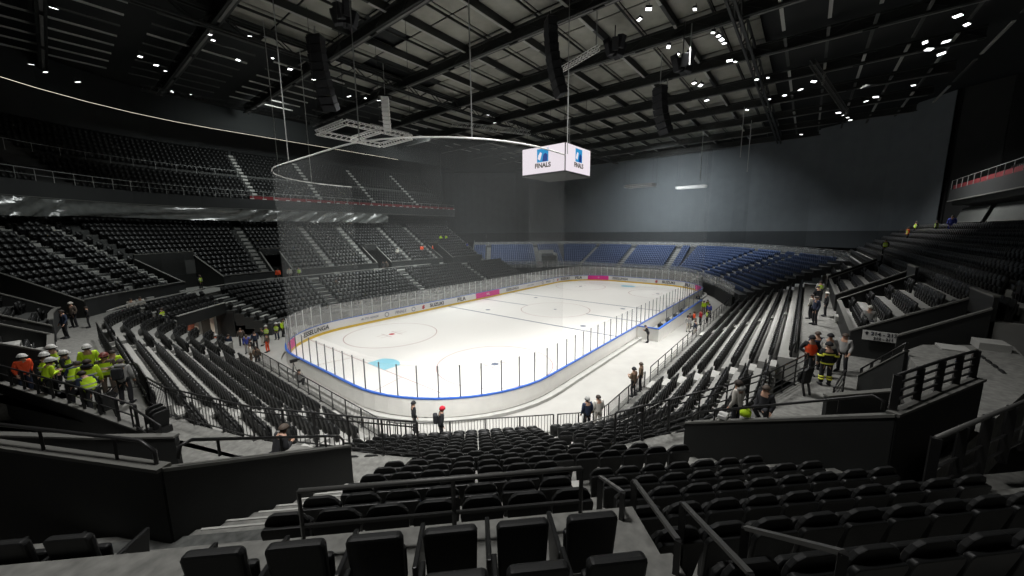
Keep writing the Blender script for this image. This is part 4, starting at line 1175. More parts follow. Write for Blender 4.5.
# ------------------------------------------------------------------ safety nets
def net_sheet(pts, z0, z1, label, rail=True):
    root = empty('safety_net', (*pts[0], z0)); tag(root, label, 'net'); O = Vector((*pts[0], z0))
    b = MB()
    for p, q in zip(pts, pts[1:]):
        b.add([Vector((*p, z0))-O, Vector((*q, z0))-O, Vector((*q, z1))-O, Vector((*p, z1))-O], [(0,1,2,3)])
    b.build('mesh', M['net'], root, smooth=True)
    if rail:
        b = MB(); b.tube([Vector((*p, z1))-O for p in pts], .045, 6); b.build('net_rail', M['alu'], root)
    return root
np_ = []
r_ = 8.5
for k in range(0, 13):
    a = R_(90+90*k/12); np_.append((r_+(r_-.25)*math.cos(a), 4.5+(r_-.25)*math.sin(a)))
for k in range(0, 13):
    a = R_(180+90*k/12); np_.append((r_+(r_-.25)*math.cos(a), -4.5+(r_-.25)*math.sin(a)))
net_sheet([(10.0, 12.75)] + np_ + [(10.5, -12.75)], 3.1, 15.0, 'fine grey safety net hanging round the near end of the rink')
fp_ = []
for k in range(0, 9):
    a = R_(90-90*k/8); fp_.append((51.5+8.6*math.cos(a), 4.5+8.6*math.sin(a)))
for k in range(0, 9):
    a = R_(-90*k/8); fp_.append((51.5+8.6*math.cos(a), -4.5+8.6*math.sin(a)))
net_sheet([(42, 13.1)] + fp_ + [(50, -13.1)], 3.1, 26.5, 'fine grey safety net hanging round the far end of the rink', False)
for i, (x, y, z0) in enumerate(((2.2, 10.0, 15.0), (6.0, 12.8, 15.0), (0.0, 2.0, 15.0), (0.3, -6.4, 15.0), (3.6, -11.4, 15.0), (10.4, -13.0, 15.0))):
    cable((x, y, z0), (x, y, 27), ['thin cable to the net rail at the left bend', 'second thin cable to the net rail behind the left bend', 'thin cable to the net rail behind the white lighting frame', 'pale cable to the net rail left of the video cube', 'pale cable to the net rail beside the video cube', 'thin cable to the right end of the net rail'][i], .03)
# ------------------------------------------------------------------ rigs
def rig_frame(loc, lx, ly, label, cross=1, m_=None, h=.32, rz=0):
    root = empty('truss_frame', loc, rz); tag(root, label, 'lighting truss'); m_ = m_ or M['alu']
    def seg(a, b):
        a = Vector(a); b = Vector(b); d = (b-a); L = d.length; d.normalize(); s_ = d.cross(Vector((0, 0, 1))).normalized()*.17
        q = MB()
        for off in (s_, -s_, s_+Vector((0, 0, h)), -s_+Vector((0, 0, h))): q.bar(a+off, b+off, .05)
        n_ = max(2, int(L/.4))
        for i in range(n_):
            p = a+d*(L*i/n_); p2 = a+d*(L*(i+1)/n_)
            q.bar(p+s_, p2+s_+Vector((0, 0, h)), .03); q.bar(p-s_, p2-s_+Vector((0, 0, h)), .03); q.bar(p+s_, p2-s_, .03); q.bar(p+s_+Vector((0,0,h)), p2-s_+Vector((0,0,h)), .03)
        q.build('truss_arm', m_, root)
    X, Y = lx/2, ly/2
    seg((-X, -Y, 0), (X, -Y, 0)); seg((-X, Y, 0), (X, Y, 0)); seg((-X, -Y, 0), (-X, Y, 0)); seg((X, -Y, 0), (X, Y, 0))
    for k in range(cross): seg((-X+lx*(k+1)/(cross+1), -Y, 0), (-X+lx*(k+1)/(cross+1), Y, 0))
    for sx in (-1, 1):
        for sy in (-1, 1):
            q = MB(); q.bar((sx*X, sy*Y, h), (sx*X, sy*Y, 27-loc[2]), .025); q.build('suspension', M['truss'], root)
    return root
rig_frame((6.5, 3.5, 17.9), 5.6, 4.4, 'white rectangular truss frame hanging above the near net')
rig_frame((58, -0.5, 18.1), 2.2, 5.0, 'small white truss frame hanging left before the far curtain', 0)
rig_frame((68, -6.8, 18.2), 1.6, 5.0, 'small white truss frame hanging right before the far curtain', 0)
def line_array(loc, rz, n, label, m_=None, h=.62, curve=5, w_=.62):
    root = empty('line_array_speaker', loc, rz); tag(root, label, 'loudspeaker', 'hanging line array loudspeakers')
    y, z, a = 0.0, 0.0, 0.0
    q = MB(); q.bar((0, 0, .1), (0, 0, 27.2-loc[2]), .06); q.build('hoist_chain', M['cable'], root)
    q = MB(); q.box(-.6, .6, -.35, .35, .0, .12); q.build('bumper', M['rail'], root)
    for k in range(n):
        q = MB(); ca, sa = math.cos(a), math.sin(a)
        def tf(px, py, pz): return (px, y+py*ca+pz*sa*1.0, z+pz*ca-py*sa)
        W = w_; q.hexa([tf(-W, -.35, -h), tf(W, -.35, -h), tf(W, .35, -h), tf(-W, .35, -h), tf(-W*1.07, -.4, -.04), tf(W*1.07, -.4, -.04), tf(W*1.07, .4, -.04), tf(-W*1.07, .4, -.04)])
        fix_normals(q.build('speaker_cabinet', m_ or M['cloth_black'], root, bevel=.03))
        y -= h*math.sin(a); z -= h*math.cos(a); a += R_(curve)
    return root
line_array((5.35, 8.2, 26.3), R_(120), 9, 'tall curved black line array hanging at the upper left', curve=4)
line_array((16.0, -8.06, 26.5), R_(50), 9, 'tall curved black line array hanging at top centre left of the hoist', curve=2.5)
line_array((28.7, -12.6, 24.0), R_(60), 7, 'curved black line array hanging right of the video cube', curve=5)
line_array((12.8, 10.0, 24.0), R_(140), 9, 'small pale curved line array above the white truss frame', M['alu'], h=.36, curve=3, w_=.35)
def cluster(loc, label):
    root = empty('speaker_cluster', loc); tag(root, label, 'loudspeaker')
    for k in range(7):
        a = R_(k*51); q = MB(); q.box(-.3, .3, -.25, .3, -.5, .5); o = q.build('speaker_box', M['cloth_black'], root, bevel=.05); o.location = (.6*math.cos(a), .6*math.sin(a), (k % 3)*.25-.2); o.rotation_euler = (0, .3, a)
    q = MB(); q.bar((0, 0, 0), (0, 0, 28-loc[2]), .07); q.build('pole', M['rail'], root)
cluster((5.3, 3.2, 26.2), 'round black loudspeaker cluster at the top left of the roof')
cluster((22.8, -10.4, 26.2), 'round black loudspeaker cluster right of the central hoist')
cluster((26.0, -15.3, 24.6), 'black loudspeaker cluster beside the right line array')
# small lighting truss near the top centre
truss('lighting_truss', (19.3, -7.1, 24.0), (17.8, -11.3, 24.0), .35, 'short grey lighting truss hanging right of the central line array', 'small lighting trusses', wd=.3, ch=.04, m_=M['alu'], web=.025)
truss('lighting_truss', (14.2, 1.6, 20.0), (21.6, -2.0, 20.0), .4, 'grey lighting truss crowded with lamps left of the video cube', 'small lighting trusses', wd=.35, ch=.04, m_=M['cable'], web=.025)
truss('lighting_truss', (-3, 28, 24.5), (16, 26, 24.5), .5, 'dark lighting truss above the left upper tier', 'small lighting trusses', wd=.4, ch=.06, m_=M['truss'], web=.03)
truss('lighting_truss', (38, -24, 26.0), (62, -28, 26.0), .5, 'dark lighting truss before the right end of the curtain', 'small lighting trusses', wd=.4, ch=.06, m_=M['terrace_shaded'], web=.03)
for i, (x, y, zb_, zt) in enumerate(((18.0, -11.0, 24.3, 27.5), (15, -9.2, 3.2, 17.2), (25.1, -16.1, 24.0, 27.2), (29.6, -13.0, 20.0, 25), (50, -17, 20, 26.5), (58, -17, 19, 26.5), (40, 4, 20, 26.5), (60, -10, 18.7, 26.5))):
    if i == 1: continue
    cable((x, y, zb_), (x, y, zt), ['pale hoist pole by the short lighting truss', '', 'pale pole carrying a lamp head right of the speaker cluster', 'pole below the right line array', 'thin pole before the curtain, left of two', 'thin pole before the curtain, right of two', 'thin dark pole behind the video cube', 'thin pole over the small white frames'][i], .05)
# lamps
LP = [(-8.3,17.8),(-9.6,33.1),(-8.8,34.7),(-6.7,35.9),(-3.4,23.3),(-2.2,24.5),(-1.4,25.6),(0.1,32.0),(1.6,31.6),(-0.4,13.9),(0.0,14.8),(2.4,17.4),(1.7,11.7),(19.7,-13.7),(18.8,-14.7),(25.5,-14.2),(27.6,-14.4),(30.5,-14.2),(25.4,-17.7),(26.3,-17.9),(27.1,-18.0),(28.0,-18.1),(32.0,-17.9),(32.7,-18.3),(21.0,-17.3),(35.7,-14.0),(36.8,-14.4),(42.6,-13.9),(50.3,-17.3),(39.1,-19.4),(39.3,-20.4),(47.3,-20.0),(46.9,-21.5),(45.7,-23.0),(43.7,-24.2),(56.2,-29.4),(54.8,-30.2),(52.6,-33.0),(41.1,-32.2),(40.0,-33.0),(39.0,-31.6),(43.1,-33.3),(37.0,-33.5),(34.7,-32.6),(71.7,-22.8),(15.1,17.6),(13.5,18.4),(11.2,19.3),(16.5,17.0),(29.3,10.7),(32.6,12.4),(4.3,14.6),(6.2,15.8), (8.8, 16.6), (60, -27), (62, -27.6), (64, -28.2), (66, -28.6)]
def make_lamp():
    root = empty('roof_floodlight', (0, 0, 0))
    q = MB(); q.box(-.32, .32, -.22, .22, -.12, .12); q.build('housing', M['rail'], root)
    q = MB(); q.box(-.28, .28, -.18, .18, -.15, -.12); q.build('lens', M['lamp'], root)
    q = MB(); q.bar((0, 0, .1), (0, 0, .5), .05); q.build('yoke', M['rail'], root)
    return root
pl = make_lamp()
LPs = sorted(LP, key=lambda p: (p[1] > 0, p[0]))
cl = cr = 0
for i, (x, y) in enumerate(LPs):
    o = pl if i == 0 else copy_tree(pl)
    o.location = (x, y, 26.2); q_ = random.uniform(.6, 1.0)*(.75 if y > 0 else 1); o.scale = (q_,)*3; o.rotation_euler = (R_(12 if y < 0 else -12), R_(random.uniform(-12, 12)), random.uniform(0, 3))
    if y > 0: cl += 1; lab = f'bright roof floodlight over the left side, {od(cl)} from the camera end'
    else: cr += 1; lab = f'bright roof floodlight over the right side, {od(cr)} from the camera end'
    tag(o, lab, 'floodlight', 'small floodlights under the roof')

# ------------------------------------------------------------------ players tunnel in the left corner
mb = MB(); band(mb, BOWL, 93.6, 99.7, 6.9, 7.1, -.05, 3.2); struct(fix_normals(mb.build('wall_tunnel', M['brick'])), 'reddish lining at the mouth of the players tunnel')
mb = MB(); band(mb, BOWL, 93.7, 99.6, 3.98, 4.1, 2.45, 3.45); struct(fix_normals(mb.build('wall_canopy', M['wall'])), 'dark parapet over the tunnel mouth')
mb = MB(); band(mb, BOWL, 93.7, 99.6, 3.94, 4.14, 3.45, 3.53); struct(fix_normals(mb.build('trim_coping', M['step'])))
mb = MB()
for u in (94.6, 96.6, 98.6):
    band(mb, BOWL, u, u+.35, 4.6, 4.95, -.05, 2.5)
area('tunnel_lamp', (*peval(BOWL, 96.5, 5.6)[0], 2.3), (*peval(BOWL, 96.5, 6.5)[0], 0), .8, 110, (1.0, .9, .75), 170)
struct(fix_normals(mb.build('tunnel_pillar', M['step'])), 'pale pillars at the tunnel mouth')
mb = MB(); band(mb, BOWL, 93.6, 93.7, 3.4, 7, -.05, 2.4); band(mb, BOWL, 99.6, 99.7, 3.4, 7, -.05, 2.4); struct(fix_normals(mb.build('wall_tunnel', M['wall'])), 'dark side walls of the tunnel')
# ------------------------------------------------------------------ wall sign
sg.location = (12.80-.13, -28.2, 5.35); sg.rotation_euler = (0, 0, -PI/2); tag(sg, 'white wayfinding sign with two lines on the black doorway wall', 'sign')
b = MB(); b.box(-.62, .62, -.02, .02, -.22, .22); b.build('sign_plate', M['white'], sg)
t = text_mesh('214 - 213', .22, M['ink'], parent=sg, bold=.006); t.rotation_euler = (PI/2, 0, 0); t.location = (.08, -.03, .09)
t = text_mesh('212 - 211', .17, M['ink'], parent=sg, bold=.006); t.rotation_euler = (PI/2, 0, 0); t.location = (.08, -.03, -.12)
b = MB(); b.add([(-.52, -.03, .02), (-.44, -.03, .02), (-.44, -.03, .10), (-.40, -.03, .10), (-.48, -.03, .18), (-.56, -.03, .10), (-.52, -.03, .10)], [tuple(range(7))]); b.build('arrow', M['ink'], sg)

# ------------------------------------------------------------------ people
def skin_mesh(name, verts, edges, radii, m_, parent, root=0, sub=1, ysc=1.0):
    me = bpy.data.meshes.new(name); me.from_pydata([(v[0], v[1]/ysc, v[2]) for v in verts], edges, [])
    o = bpy.data.objects.new(name, me)
    md = o.modifiers.new('skin', 'SKIN'); md.use_smooth_shade = True
    if sub: sd = o.modifiers.new('sub', 'SUBSURF'); sd.levels = sub; sd.render_levels = sub
    lay = me.skin_vertices[0].data
    for i, r in enumerate(radii):
        lay[i].radius = (r, r) if not isinstance(r, tuple) else r
        lay[i].use_root = (i == root)
    nm = baked(o); bpy.data.meshes.remove(me)
    if ysc != 1.0: nm.transform(Matrix.Diagonal((1, ysc, 1, 1)))
    nm.materials.clear(); nm.materials.append(m_); nm.name = name
    nm.polygons.foreach_set('use_smooth', [True]*len(nm.polygons))
    o = bpy.data.objects.new(name, nm); COL.objects.link(o)
    if parent: o.parent = parent
    return o
def person(loc, rz, label, top='cloth_black', legs='cloth_black', hat=None, hair='hair', vest=None, stripes=None, pose='stand', near=True, scale=1.0, group=None, hood=False, back=None, lean=0.0, arms='down'):
    """faces local +y; clothes are children of the one body mesh"""
    # joints
    crouch = {'stand': 0, 'lean': 0, 'sit': 1, 'crouch': 2}[pose]
    hz = {0: .93, 1: .50, 2: .45}[crouch]; ly = lean
    P = {'pel': (0, 0, hz)}
    up_ = lambda d: (0, d*ly, hz+d*math.sqrt(max(.1, 1-ly*ly)))
    P['sp'] = up_(.22); P['ch'] = up_(.42); P['nk'] = up_(.56); P['hd'] = (0, up_(.66)[1]+.02, up_(.66)[2]); P['tp'] = (0, up_(.76)[1]+.02, up_(.76)[2])
    for s_, n_ in ((-1, 'l'), (1, 'r')):
        P['sh'+n_] = (s_*.185, up_(.47)[1], up_(.47)[2])
        if arms == 'down': P['el'+n_] = (s_*.25, up_(.2)[1]-.03, up_(.2)[2]); P['wr'+n_] = (s_*.24, up_(.0)[1]+.1, up_(-.04)[2])
        elif arms == 'front': P['el'+n_] = (s_*.25, up_(.2)[1]+.03, up_(.2)[2]); P['wr'+n_] = (s_*.10, up_(.2)[1]+.27, up_(.24)[2])
        elif arms == 'hips': P['el'+n_] = (s_*.36, up_(.2)[1]-.05, up_(.2)[2]); P['wr'+n_] = (s_*.19, .06, hz+.06)
        else: P['el'+n_] = (s_*.27, up_(.34)[1]+.18, up_(.3)[2]); P['wr'+n_] = (s_*.12, up_(.4)[1]+.34, up_(.5)[2])
        P['hp'+n_] = (s_*.10, 0, hz-.03)
        if crouch == 0: P['kn'+n_] = (s_*.12, .03, .50); P['an'+n_] = (s_*.13, -.02, .09); P['to'+n_] = (s_*.15, .15, .04)
        elif crouch == 1: P['kn'+n_] = (s_*.14, .42, .50); P['an'+n_] = (s_*.14, .42, .09); P['to'+n_] = (s_*.15, .58, .04)
        else: P['kn'+n_] = (s_*.16, .30, .48); P['an'+n_] = (s_*.14, .02, .09); P['to'+n_] = (s_*.15, .18, .04)
    root = empty('person', loc, rz); root.scale = (scale,)*3
    tag(root, label, 'person', group)
    names = ['pel','sp','ch','nk','hd','tp','shl','ell','wrl','shr','elr','wrr','hpl','knl','anl','tol','hpr','knr','anr','tor']
    V = [P[k] for k in names]; I = {k: i for i, k in enumerate(names)}
    E_ = [('pel','sp'),('sp','ch'),('ch','nk'),('nk','hd'),('hd','tp'),('ch','shl'),('shl','ell'),('ell','wrl'),('ch','shr'),('shr','elr'),('elr','wrr'),('pel','hpl'),('hpl','knl'),('knl','anl'),('anl','tol'),('pel','hpr'),('hpr','knr'),('knr','anr'),('anr','tor')]
    E = [(I[a], I[b]) for a, b in E_]
    rad = dict(pel=.12, sp=.11, ch=.12, nk=.055, hd=.095, tp=.075, shl=.06, shr=.06, ell=.042, elr=.042, wrl=.03, wrr=.03, hpl=.085, hpr=.085, knl=.055, knr=.055, anl=.04, anr=.04, tol=.04, tor=.04)
    R = [rad[k] for k in names]
    if near:
        # nose, hands with thumb and four fingers
        V.append((0, P['hd'][1]+.115, P['hd'][2]+.0)); R.append(.014); E.append((I['hd'], len(V)-1))
        for n_, s_ in (('l', -1), ('r', 1)):
            w_ = Vector(P['wr'+n_]); e_ = Vector(P['el'+n_]); d = (w_-e_).normalized(); x = d.cross(Vector((0, 1, 0.2))).normalized() if abs(d.y) < .9 else Vector((1, 0, 0))
            pm = w_+d*.06; V.append(tuple(pm)); R.append(.032); ip = len(V)-1; E.append((I['wr'+n_], ip))
            for f in range(4):
                ln = (.060, .072, .068, .052)[f]; q = pm+x*(f-1.5)*.021+d*.035; V.append(tuple(q)); R.append(.011); i1 = len(V)-1; E.append((ip, i1))
                q2 = q+(d+Vector((-s_*.35, .15, 0))).normalized()*ln; V.append(tuple(q2)); R.append(.009); E.append((i1, len(V)-1))
            q = w_+d*.03-x*.045; V.append(tuple(q)); R.append(.012); i1 = len(V)-1; E.append((I['wr'+n_], i1)); V.append(tuple(q+d*.045-x*.01)); R.append(.009); E.append((i1, len(V)-1))
    body = skin_mesh('body', V, E, R, M['skin'], root)
    YS = .72
    def sub_(ks, es, rr, nm, m_, r0=0, ys=YS, par=None):
        idx = {k: i for i, k in enumerate(ks)}
        return skin_mesh(nm, [P[k] for k in ks], [(idx[a], idx[b]) for a, b in es], rr, m_, par or root, r0, 1, ys)
    P['hem'] = (0, 0, hz-.12 if crouch == 0 else hz-.02)
    P['col'] = up_(.50)
    jk = sub_(['sp','hem','ch','col','shl','ell','wrl','shr','elr','wrr'], [('hem','sp'),('sp','ch'),('ch','col'),('ch','shl'),('shl','ell'),('ell','wrl'),('ch','shr'),('shr','elr'),('elr','wrr')],
         [.185, .185, .19, .10, .10, .078, .055, .10, .078, .055], 'jacket', M[top])
    sub_(['pel','hpl','knl','anl','hpr','knr','anr'], [('pel','hpl'),('hpl','knl'),('knl','anl'),('pel','hpr'),('hpr','knr'),('knr','anr')], [.13, .105, .085, .075, .105, .085, .075], 'trousers', M[legs])
    for n_ in 'lr':
        b = MB(); a = Vector(P['an'+n_]); t = Vector(P['to'+n_])
        b.tube([a+Vector((0, -.05, -.02)), a+Vector((0, .02, -.01)), a.lerp(t, .6)+Vector((0, 0, -.01)), t+Vector((0, .05, 0))], [.05, .06, .05, .03], 8)
        b.build('boot', M['cloth_black'], root, smooth=True)
    H = Vector(P['hd'])
    def cap(nm, m_, r, z0, zs=1.0, brim=0.0, par=None):
        b = MB(); n_ = 12; vs = []; fs = []
        for j in range(6):
            a = PI/2*j/5
            for k in range(n_): vs.append((H.x+r*math.cos(a)*math.cos(2*PI*k/n_), H.y+r*1.12*math.cos(a)*math.sin(2*PI*k/n_)-.01, H.z+z0+r*zs*math.sin(a)))
        for j in range(5):
            for k in range(n_): fs.append((j*n_+k, j*n_+(k+1) % n_, (j+1)*n_+(k+1) % n_, (j+1)*n_+k))
        fs.append(tuple(range(n_-1, -1, -1)))
        b.add(vs, fs)
        if brim: b.prism([(H.x+(r+.012)*math.cos(2*PI*k/n_), H.y-.01+(r*1.12+ (brim if 0 < k < 6 else .012))*math.sin(2*PI*k/n_)) for k in range(n_)], H.z+z0-.012, H.z+z0+.008)
        return b.build(nm, m_, par or root, smooth=not brim)
    if hat == 'helmet': cap('hard_hat', M['helmet'], .135, .03, 1.0, .05)
    elif hat == 'helmet_red': cap('hard_hat', M['helmet_red'], .135, .03, 1.0, .05)
    elif hat: cap('beanie', M[hat], .125, .0, 1.25)
    if not hat or hat.startswith('helmet'): cap('hair', M[hair], .118, -.01 if not hat else -.045, 1.05 if not hat else .6)
    if hood:
        b = MB(); h_ = Vector(up_(.52)); b.tube([h_+Vector((-.12, -.02, 0)), h_+Vector((-.08, -.10, .03)), h_+Vector((.08, -.10, .03)), h_+Vector((.12, -.02, 0))], [.05, .07, .07, .05], 8); b.build('hood', M[top if hood is True else hood], root, smooth=True)
    if near:
        for s_ in (-1, 1):
            b = MB(); b.tube([H+Vector((s_*.036, .088, .02)), H+Vector((s_*.036, .104, .02))], .012, 6); b.build('eye', M['ink'], body)
        b = MB(); b.bar(H+Vector((-.025, .098, -.045)), H+Vector((.025, .098, -.045)), .008, .01); b.build('mouth', M['red'], body)
    if vest:
        vz = skin_mesh('vest', [P['sp'], (0, P['hem'][1], P['hem'][2]+.04), P['ch'], P['shl'], P['shr']], [(0, 1), (0, 2), (2, 3), (2, 4)], [.205, .205, .205, .112, .112], M[vest], root, 0, 1, YS)
        b = MB()
        for zz in ((.12, .26) if stripes != 'fire' else (.30, .02)):
            c = Vector(up_(zz)); rx, ry = .232, .172; n_ = 16
            ring_ = lambda dz, e: [(c.x+(rx+e)*math.cos(2*PI*k/n_), c.y+(ry+e)*math.sin(2*PI*k/n_), c.z+dz) for k in range(n_)]
            lo, hi = ring_(-.022, 0), ring_(.022, 0); b.add(lo+hi, [(k, (k+1) % n_, n_+(k+1) % n_, n_+k) for k in range(n_)])
        b.build('reflective_band', M[stripes if stripes and stripes != 'fire' else 'reflect'], vz, smooth=True)
    elif stripes == 'fire':
        b = MB(); n_ = 16
        for zz, rx, ry in ((.34, .222, .165), (-.02, .215, .16)):
            c = Vector(up_(zz))
            for dz in (-.035,):
                lo = [(c.x+rx*math.cos(2*PI*k/n_), c.y+ry*math.sin(2*PI*k/n_), c.z-.035) for k in range(n_)]; hi = [(p[0], p[1], p[2]+.06) for p in lo]
                b.add(lo+hi, [(k, (k+1) % n_, n_+(k+1) % n_, n_+k) for k in range(n_)])
        for n2 in 'lr':
            a = Vector(P['sh'+n2]).lerp(Vector(P['el'+n2]), .75); b.tube([a+Vector((0, 0, -.03)), a+Vector((0, 0, .03))], .108, 12)
            for zz in (.20, .30):
                a = Vector(P['an'+n2]); k_ = Vector(P['kn'+n2]); c = a.lerp(k_, zz/.45); b.tube([c+Vector((0, 0, -.025)), c+Vector((0, 0, .025))], .095, 12)
        b.build('reflective_band', M['yellow_refl'], jk, smooth=True)
    if back:
        c = Vector(up_(.3)); b = MB(); b.box(-.15, .15, c.y-.34, c.y-.14, c.z-.22, c.z+.2); b.build('backpack' if back != 'label' else 'back_print', M['cloth_black'], root, bevel=.06)
    return root
FD = -PI/2   # local +y turned so that 0 means facing world +x when adding FD
def face(ang): return R_(ang)-PI/2
A_ = lambda *a, **k: person(*a, **k)
# workers on the left landing
A_((-11.75, -2.1, ZC), face(-60), 'person in orange jacket and white helmet at the left end of the worker group', top='orange', legs='cloth_navy', hat='helmet', lean=.15, scale=.93)
A_((-11.15, -3.2, ZC), face(-80), 'person in yellow hi-vis vest and white helmet, second from left by the railing', vest='hivis', hat='helmet')
A_((-11.0, -1.9, ZC), face(-40), 'person in white helmet half hidden behind the leftmost workers', vest='hivis', hat='helmet')
A_((-11.2, -4.3, ZC), face(20), 'person in grey-white helmet and yellow sleeves leaning in at the group centre', top='hivis', hat='helmet', lean=.3, arms='front')
A_((-10.7, -3.5, ZC), face(-20), 'person in yellow hi-vis with white helmet at the back of the group', vest='hivis', hat='helmet', arms='front')
A_((-10.1, -3.3, ZC), face(-100), 'person in white helmet and full yellow hi-vis jacket, tallest at the back', top='hivis', legs='cloth_navy', hat='helmet', stripes=None, scale=1.03)
A_((-10.55, -5.4, ZC), face(70), 'person bending forward in yellow hi-vis vest behind the railing', top='cloth_navy', vest='hivis', lean=.6, arms='front', hair='hair')
A_((-10.2, -6.75, ZC), face(120), 'dark-haired person stooping in yellow hi-vis nearest the railing', top='cloth_navy', vest='hivis', lean=.5, arms='front', scale=.95)
A_((-10.2, -5.9, ZC), face(75), 'person seen from behind in yellow hi-vis vest with dark blue back panel', top='hivis', legs='cloth_black', vest='hivis', hair='hair', hood='cloth_black', scale=1.04)
A_((-9.75, -5.15, ZC), face(-110), 'person with red-brown helmet, yellow vest and brown trousers', top='cloth_brown', legs='cloth_brown', vest='hivis', hat='helmet_red', arms='front')
A_((-9.5, -4.55, ZC), face(-130), 'person in open yellow hi-vis jacket and tan trousers beside the red-brown helmet', top='hivis', legs='cloth_tan', hair='hair', scale=.97)
A_((-9.45, -6.5, ZC), face(60), 'person in grey hooded jacket with black backpack and dark trousers', top='cloth_grey', legs='cloth_black', hair='hair_grey', hood=True, back=True)
b_ = MB(); p_ = MB()
# folded removable seats standing on the landings
def folded(loc, rz, label):
    root = empty('folded_chair', loc, rz); tag(root, label, 'folded chair', 'folded black chairs on the landings')
    b = MB(); panel(b, chair_back_pts(.18, .2, .45, 1.05, .10), -.05, .05, .1); fix_normals(b.build('backrest', M['chair_fabric'], root, bevel=.02))
    b = MB(); b.tube([(.05+.20*math.cos(2*PI*k/10), .15, .62+.20*math.sin(2*PI*k/10)) for k in range(11)], .05, 8); b.prism([(-.15, .1), (.2, .1), (.2, .2), (-.15, .2)], .45, .8); fix_normals(b.build('seat', M['chair'], root))
    for s_ in (-1, 1):
        b = MB(); b.bar((s_*.14, -.1, 0), (s_*.14, .05, .6), .06, .05); b.build('leg', M['rail'], root)
    b = MB(); b.bar((-.1, .2, .75), (.02, -.2, 1.2), .05, .03); b.bar((.1, .2, .75), (.16, -.2, 1.2), .05, .03); b.build('frame_arm', M['rail'], root)
folded((-9.95, -8.0, ZC), .6, 'folded black chair on legs standing below the man with the backpack')
folded((6.2, -25.6, ZC), -.6, 'folded black chair on legs standing beside the firefighter')
folded((3.9, -23.9, ZC), -.9, 'folded black chair at the fence behind the seated person')
def stack(loc, rz, label):
    root = empty('chair_stack', loc, rz); tag(root, label, 'stacked seats')
    for k in range(3):
        b = MB(); panel(b, chair_back_pts(.2, .22, .2+.08*k, .75+.08*k, .08), -.1+.14*k, -.02+.14*k, .2); fix_normals(b.build('seat_back', M['chair_fabric'], root, bevel=.02))
    b = MB(); b.box(-.22, .22, -.15, .35, 0, .2); b.build('base', M['rail'], root)
stack((-9.05, -10.2, ZC), .4, 'black chairs stacked at the end of the curved railing, left landing')
# person sitting behind the left parapet, red-brown hair
A_((-7.75, -15.9, ZC), face(10), 'person with reddish-brown hair in black behind the left parapet, leaning to the right', hair='hair_grey', pose='stand', lean=.35, arms='front', scale=.95)
stack((-8.4, -15.4, ZC), .2, 'black chair stack beside the reddish-haired person')
# far side of the left landing
A_((-10.6, 8.6, ZC), face(200), 'dark clothed person walking on the left walkway near the doorway', top='cloth_navy', legs='cloth_black', scale=1.02)
A_((-10.2, 12.3, ZC), face(220), 'person with white cap in the doorway under the left stand', hat='cloth_white', top='cloth_brown', near=False)
A_((-9.6, 11.3, ZC), face(180), 'dark figure at the barred fence of the left walkway', near=False, scale=.85)
A_((-7.0, 18.0, 3.8), face(-90), 'person in white shirt sitting in the left bend, left of two', top='cloth_white', near=False, pose='sit')
A_((-6.4, 18.6, 3.8), face(-90), 'person in white shirt sitting in the left bend, right of two', top='cloth_white', near=False, pose='sit')
A_((-5.6, 15.4, 3.1), face(-60), 'person in hi-vis sitting on a row of the left bend', vest='hivis', near=False, pose='sit')
# right landing
A_((8.6, -25.7, ZC), face(200), 'person in orange hi-vis vest and black trousers facing the camera', vest='orange', top='cloth_black', stripes='orange', arms='hips', hat='cloth_black')
A_((7.7, -26.2, ZC), face(20), 'firefighter in black uniform with yellow bands seen from behind', top='cloth_black', legs='cloth_black', stripes='fire', hat='cloth_black', scale=1.02)
A_((9.4, -26.3, ZC), face(180), 'person in white vest and dark hat behind the firefighter', top='cloth_grey', vest='cloth_white', hat='cloth_black', stripes='cloth_white')
A_((9.6, -25.9, ZC), face(0), 'person with grey hair half hidden behind the orange vest', top='cloth_navy', hair='hair_grey')
A_((9.9, -26.8, ZC), face(150), 'bare-headed person in light grey top beside the black sign wall', top='cloth_grey', hat=None, hair='hair_grey')
A_((1.6, -24.0, ZC), face(70), 'person in white and grey hooded jacket seen from behind at the short fence', top='cloth_white', hood='cloth_grey', hair='hair', scale=1.0)
A_((3.0, -24.6, ZC), face(150), 'person in black crouching at the fence right of the hooded jacket', pose='crouch', hair='hair_grey')
b_ = MB(); b_.tube([(0, 0, -.05), (0, 0, .05), (0, 0, .14)], [.11, .12, .05], 12); o = b_.build('safety_helmet', M['hivis'], smooth=True); o.location = (*st(16.55, -18.0), 6.1); tag(o, 'bright yellow helmet lying on the right parapet', 'helmet')
b_ = MB(); b_.box(-.14, .14, -.1, .1, -.05, .05); o = b_.build('white_box', M['white'], bevel=.02); o.location = (*st(16.35, -17.55), 5.82); tag(o, 'small white box beside the yellow helmet on the parapet', 'box')
# rink side
A_((.15, -10.1, -.06), face(-20), 'person in black with black cap standing at the front railing below the camera', hat='cloth_black')
A_((-.95, -13.55, 1.15), face(-30), 'person with red beanie and black puffer jacket', hat='beanie_red', lean=.15, back=True)
A_((3.75, -18.1, 1.15), face(60), 'person in dark jacket with grey beanie, left one of the couple', hat='cloth_grey', top='cloth_navy')
A_((4.25, -18.4, 1.15), face(60), 'person in cream coat and white trousers, right one of the couple', top='cloth_white', legs='cloth_white', hair='hair')
A_((8.55, -18.45, 1.15), face(75), 'person in grey-brown coat with black cap, left of the pair at the railing', top='cloth_tan', hat='cloth_black', arms='front')
A_((9.5, -18.5, 1.15), face(95), 'tall person in tan coat with light hair, right of the pair at the railing', top='cloth_tan', hair='hair_grey', scale=1.02)
A_((-1.1, .9, -.06), face(40), 'camera operator in black and white crouching beside a tripod', pose='crouch', top='cloth_grey', legs='cloth_black', arms='front')
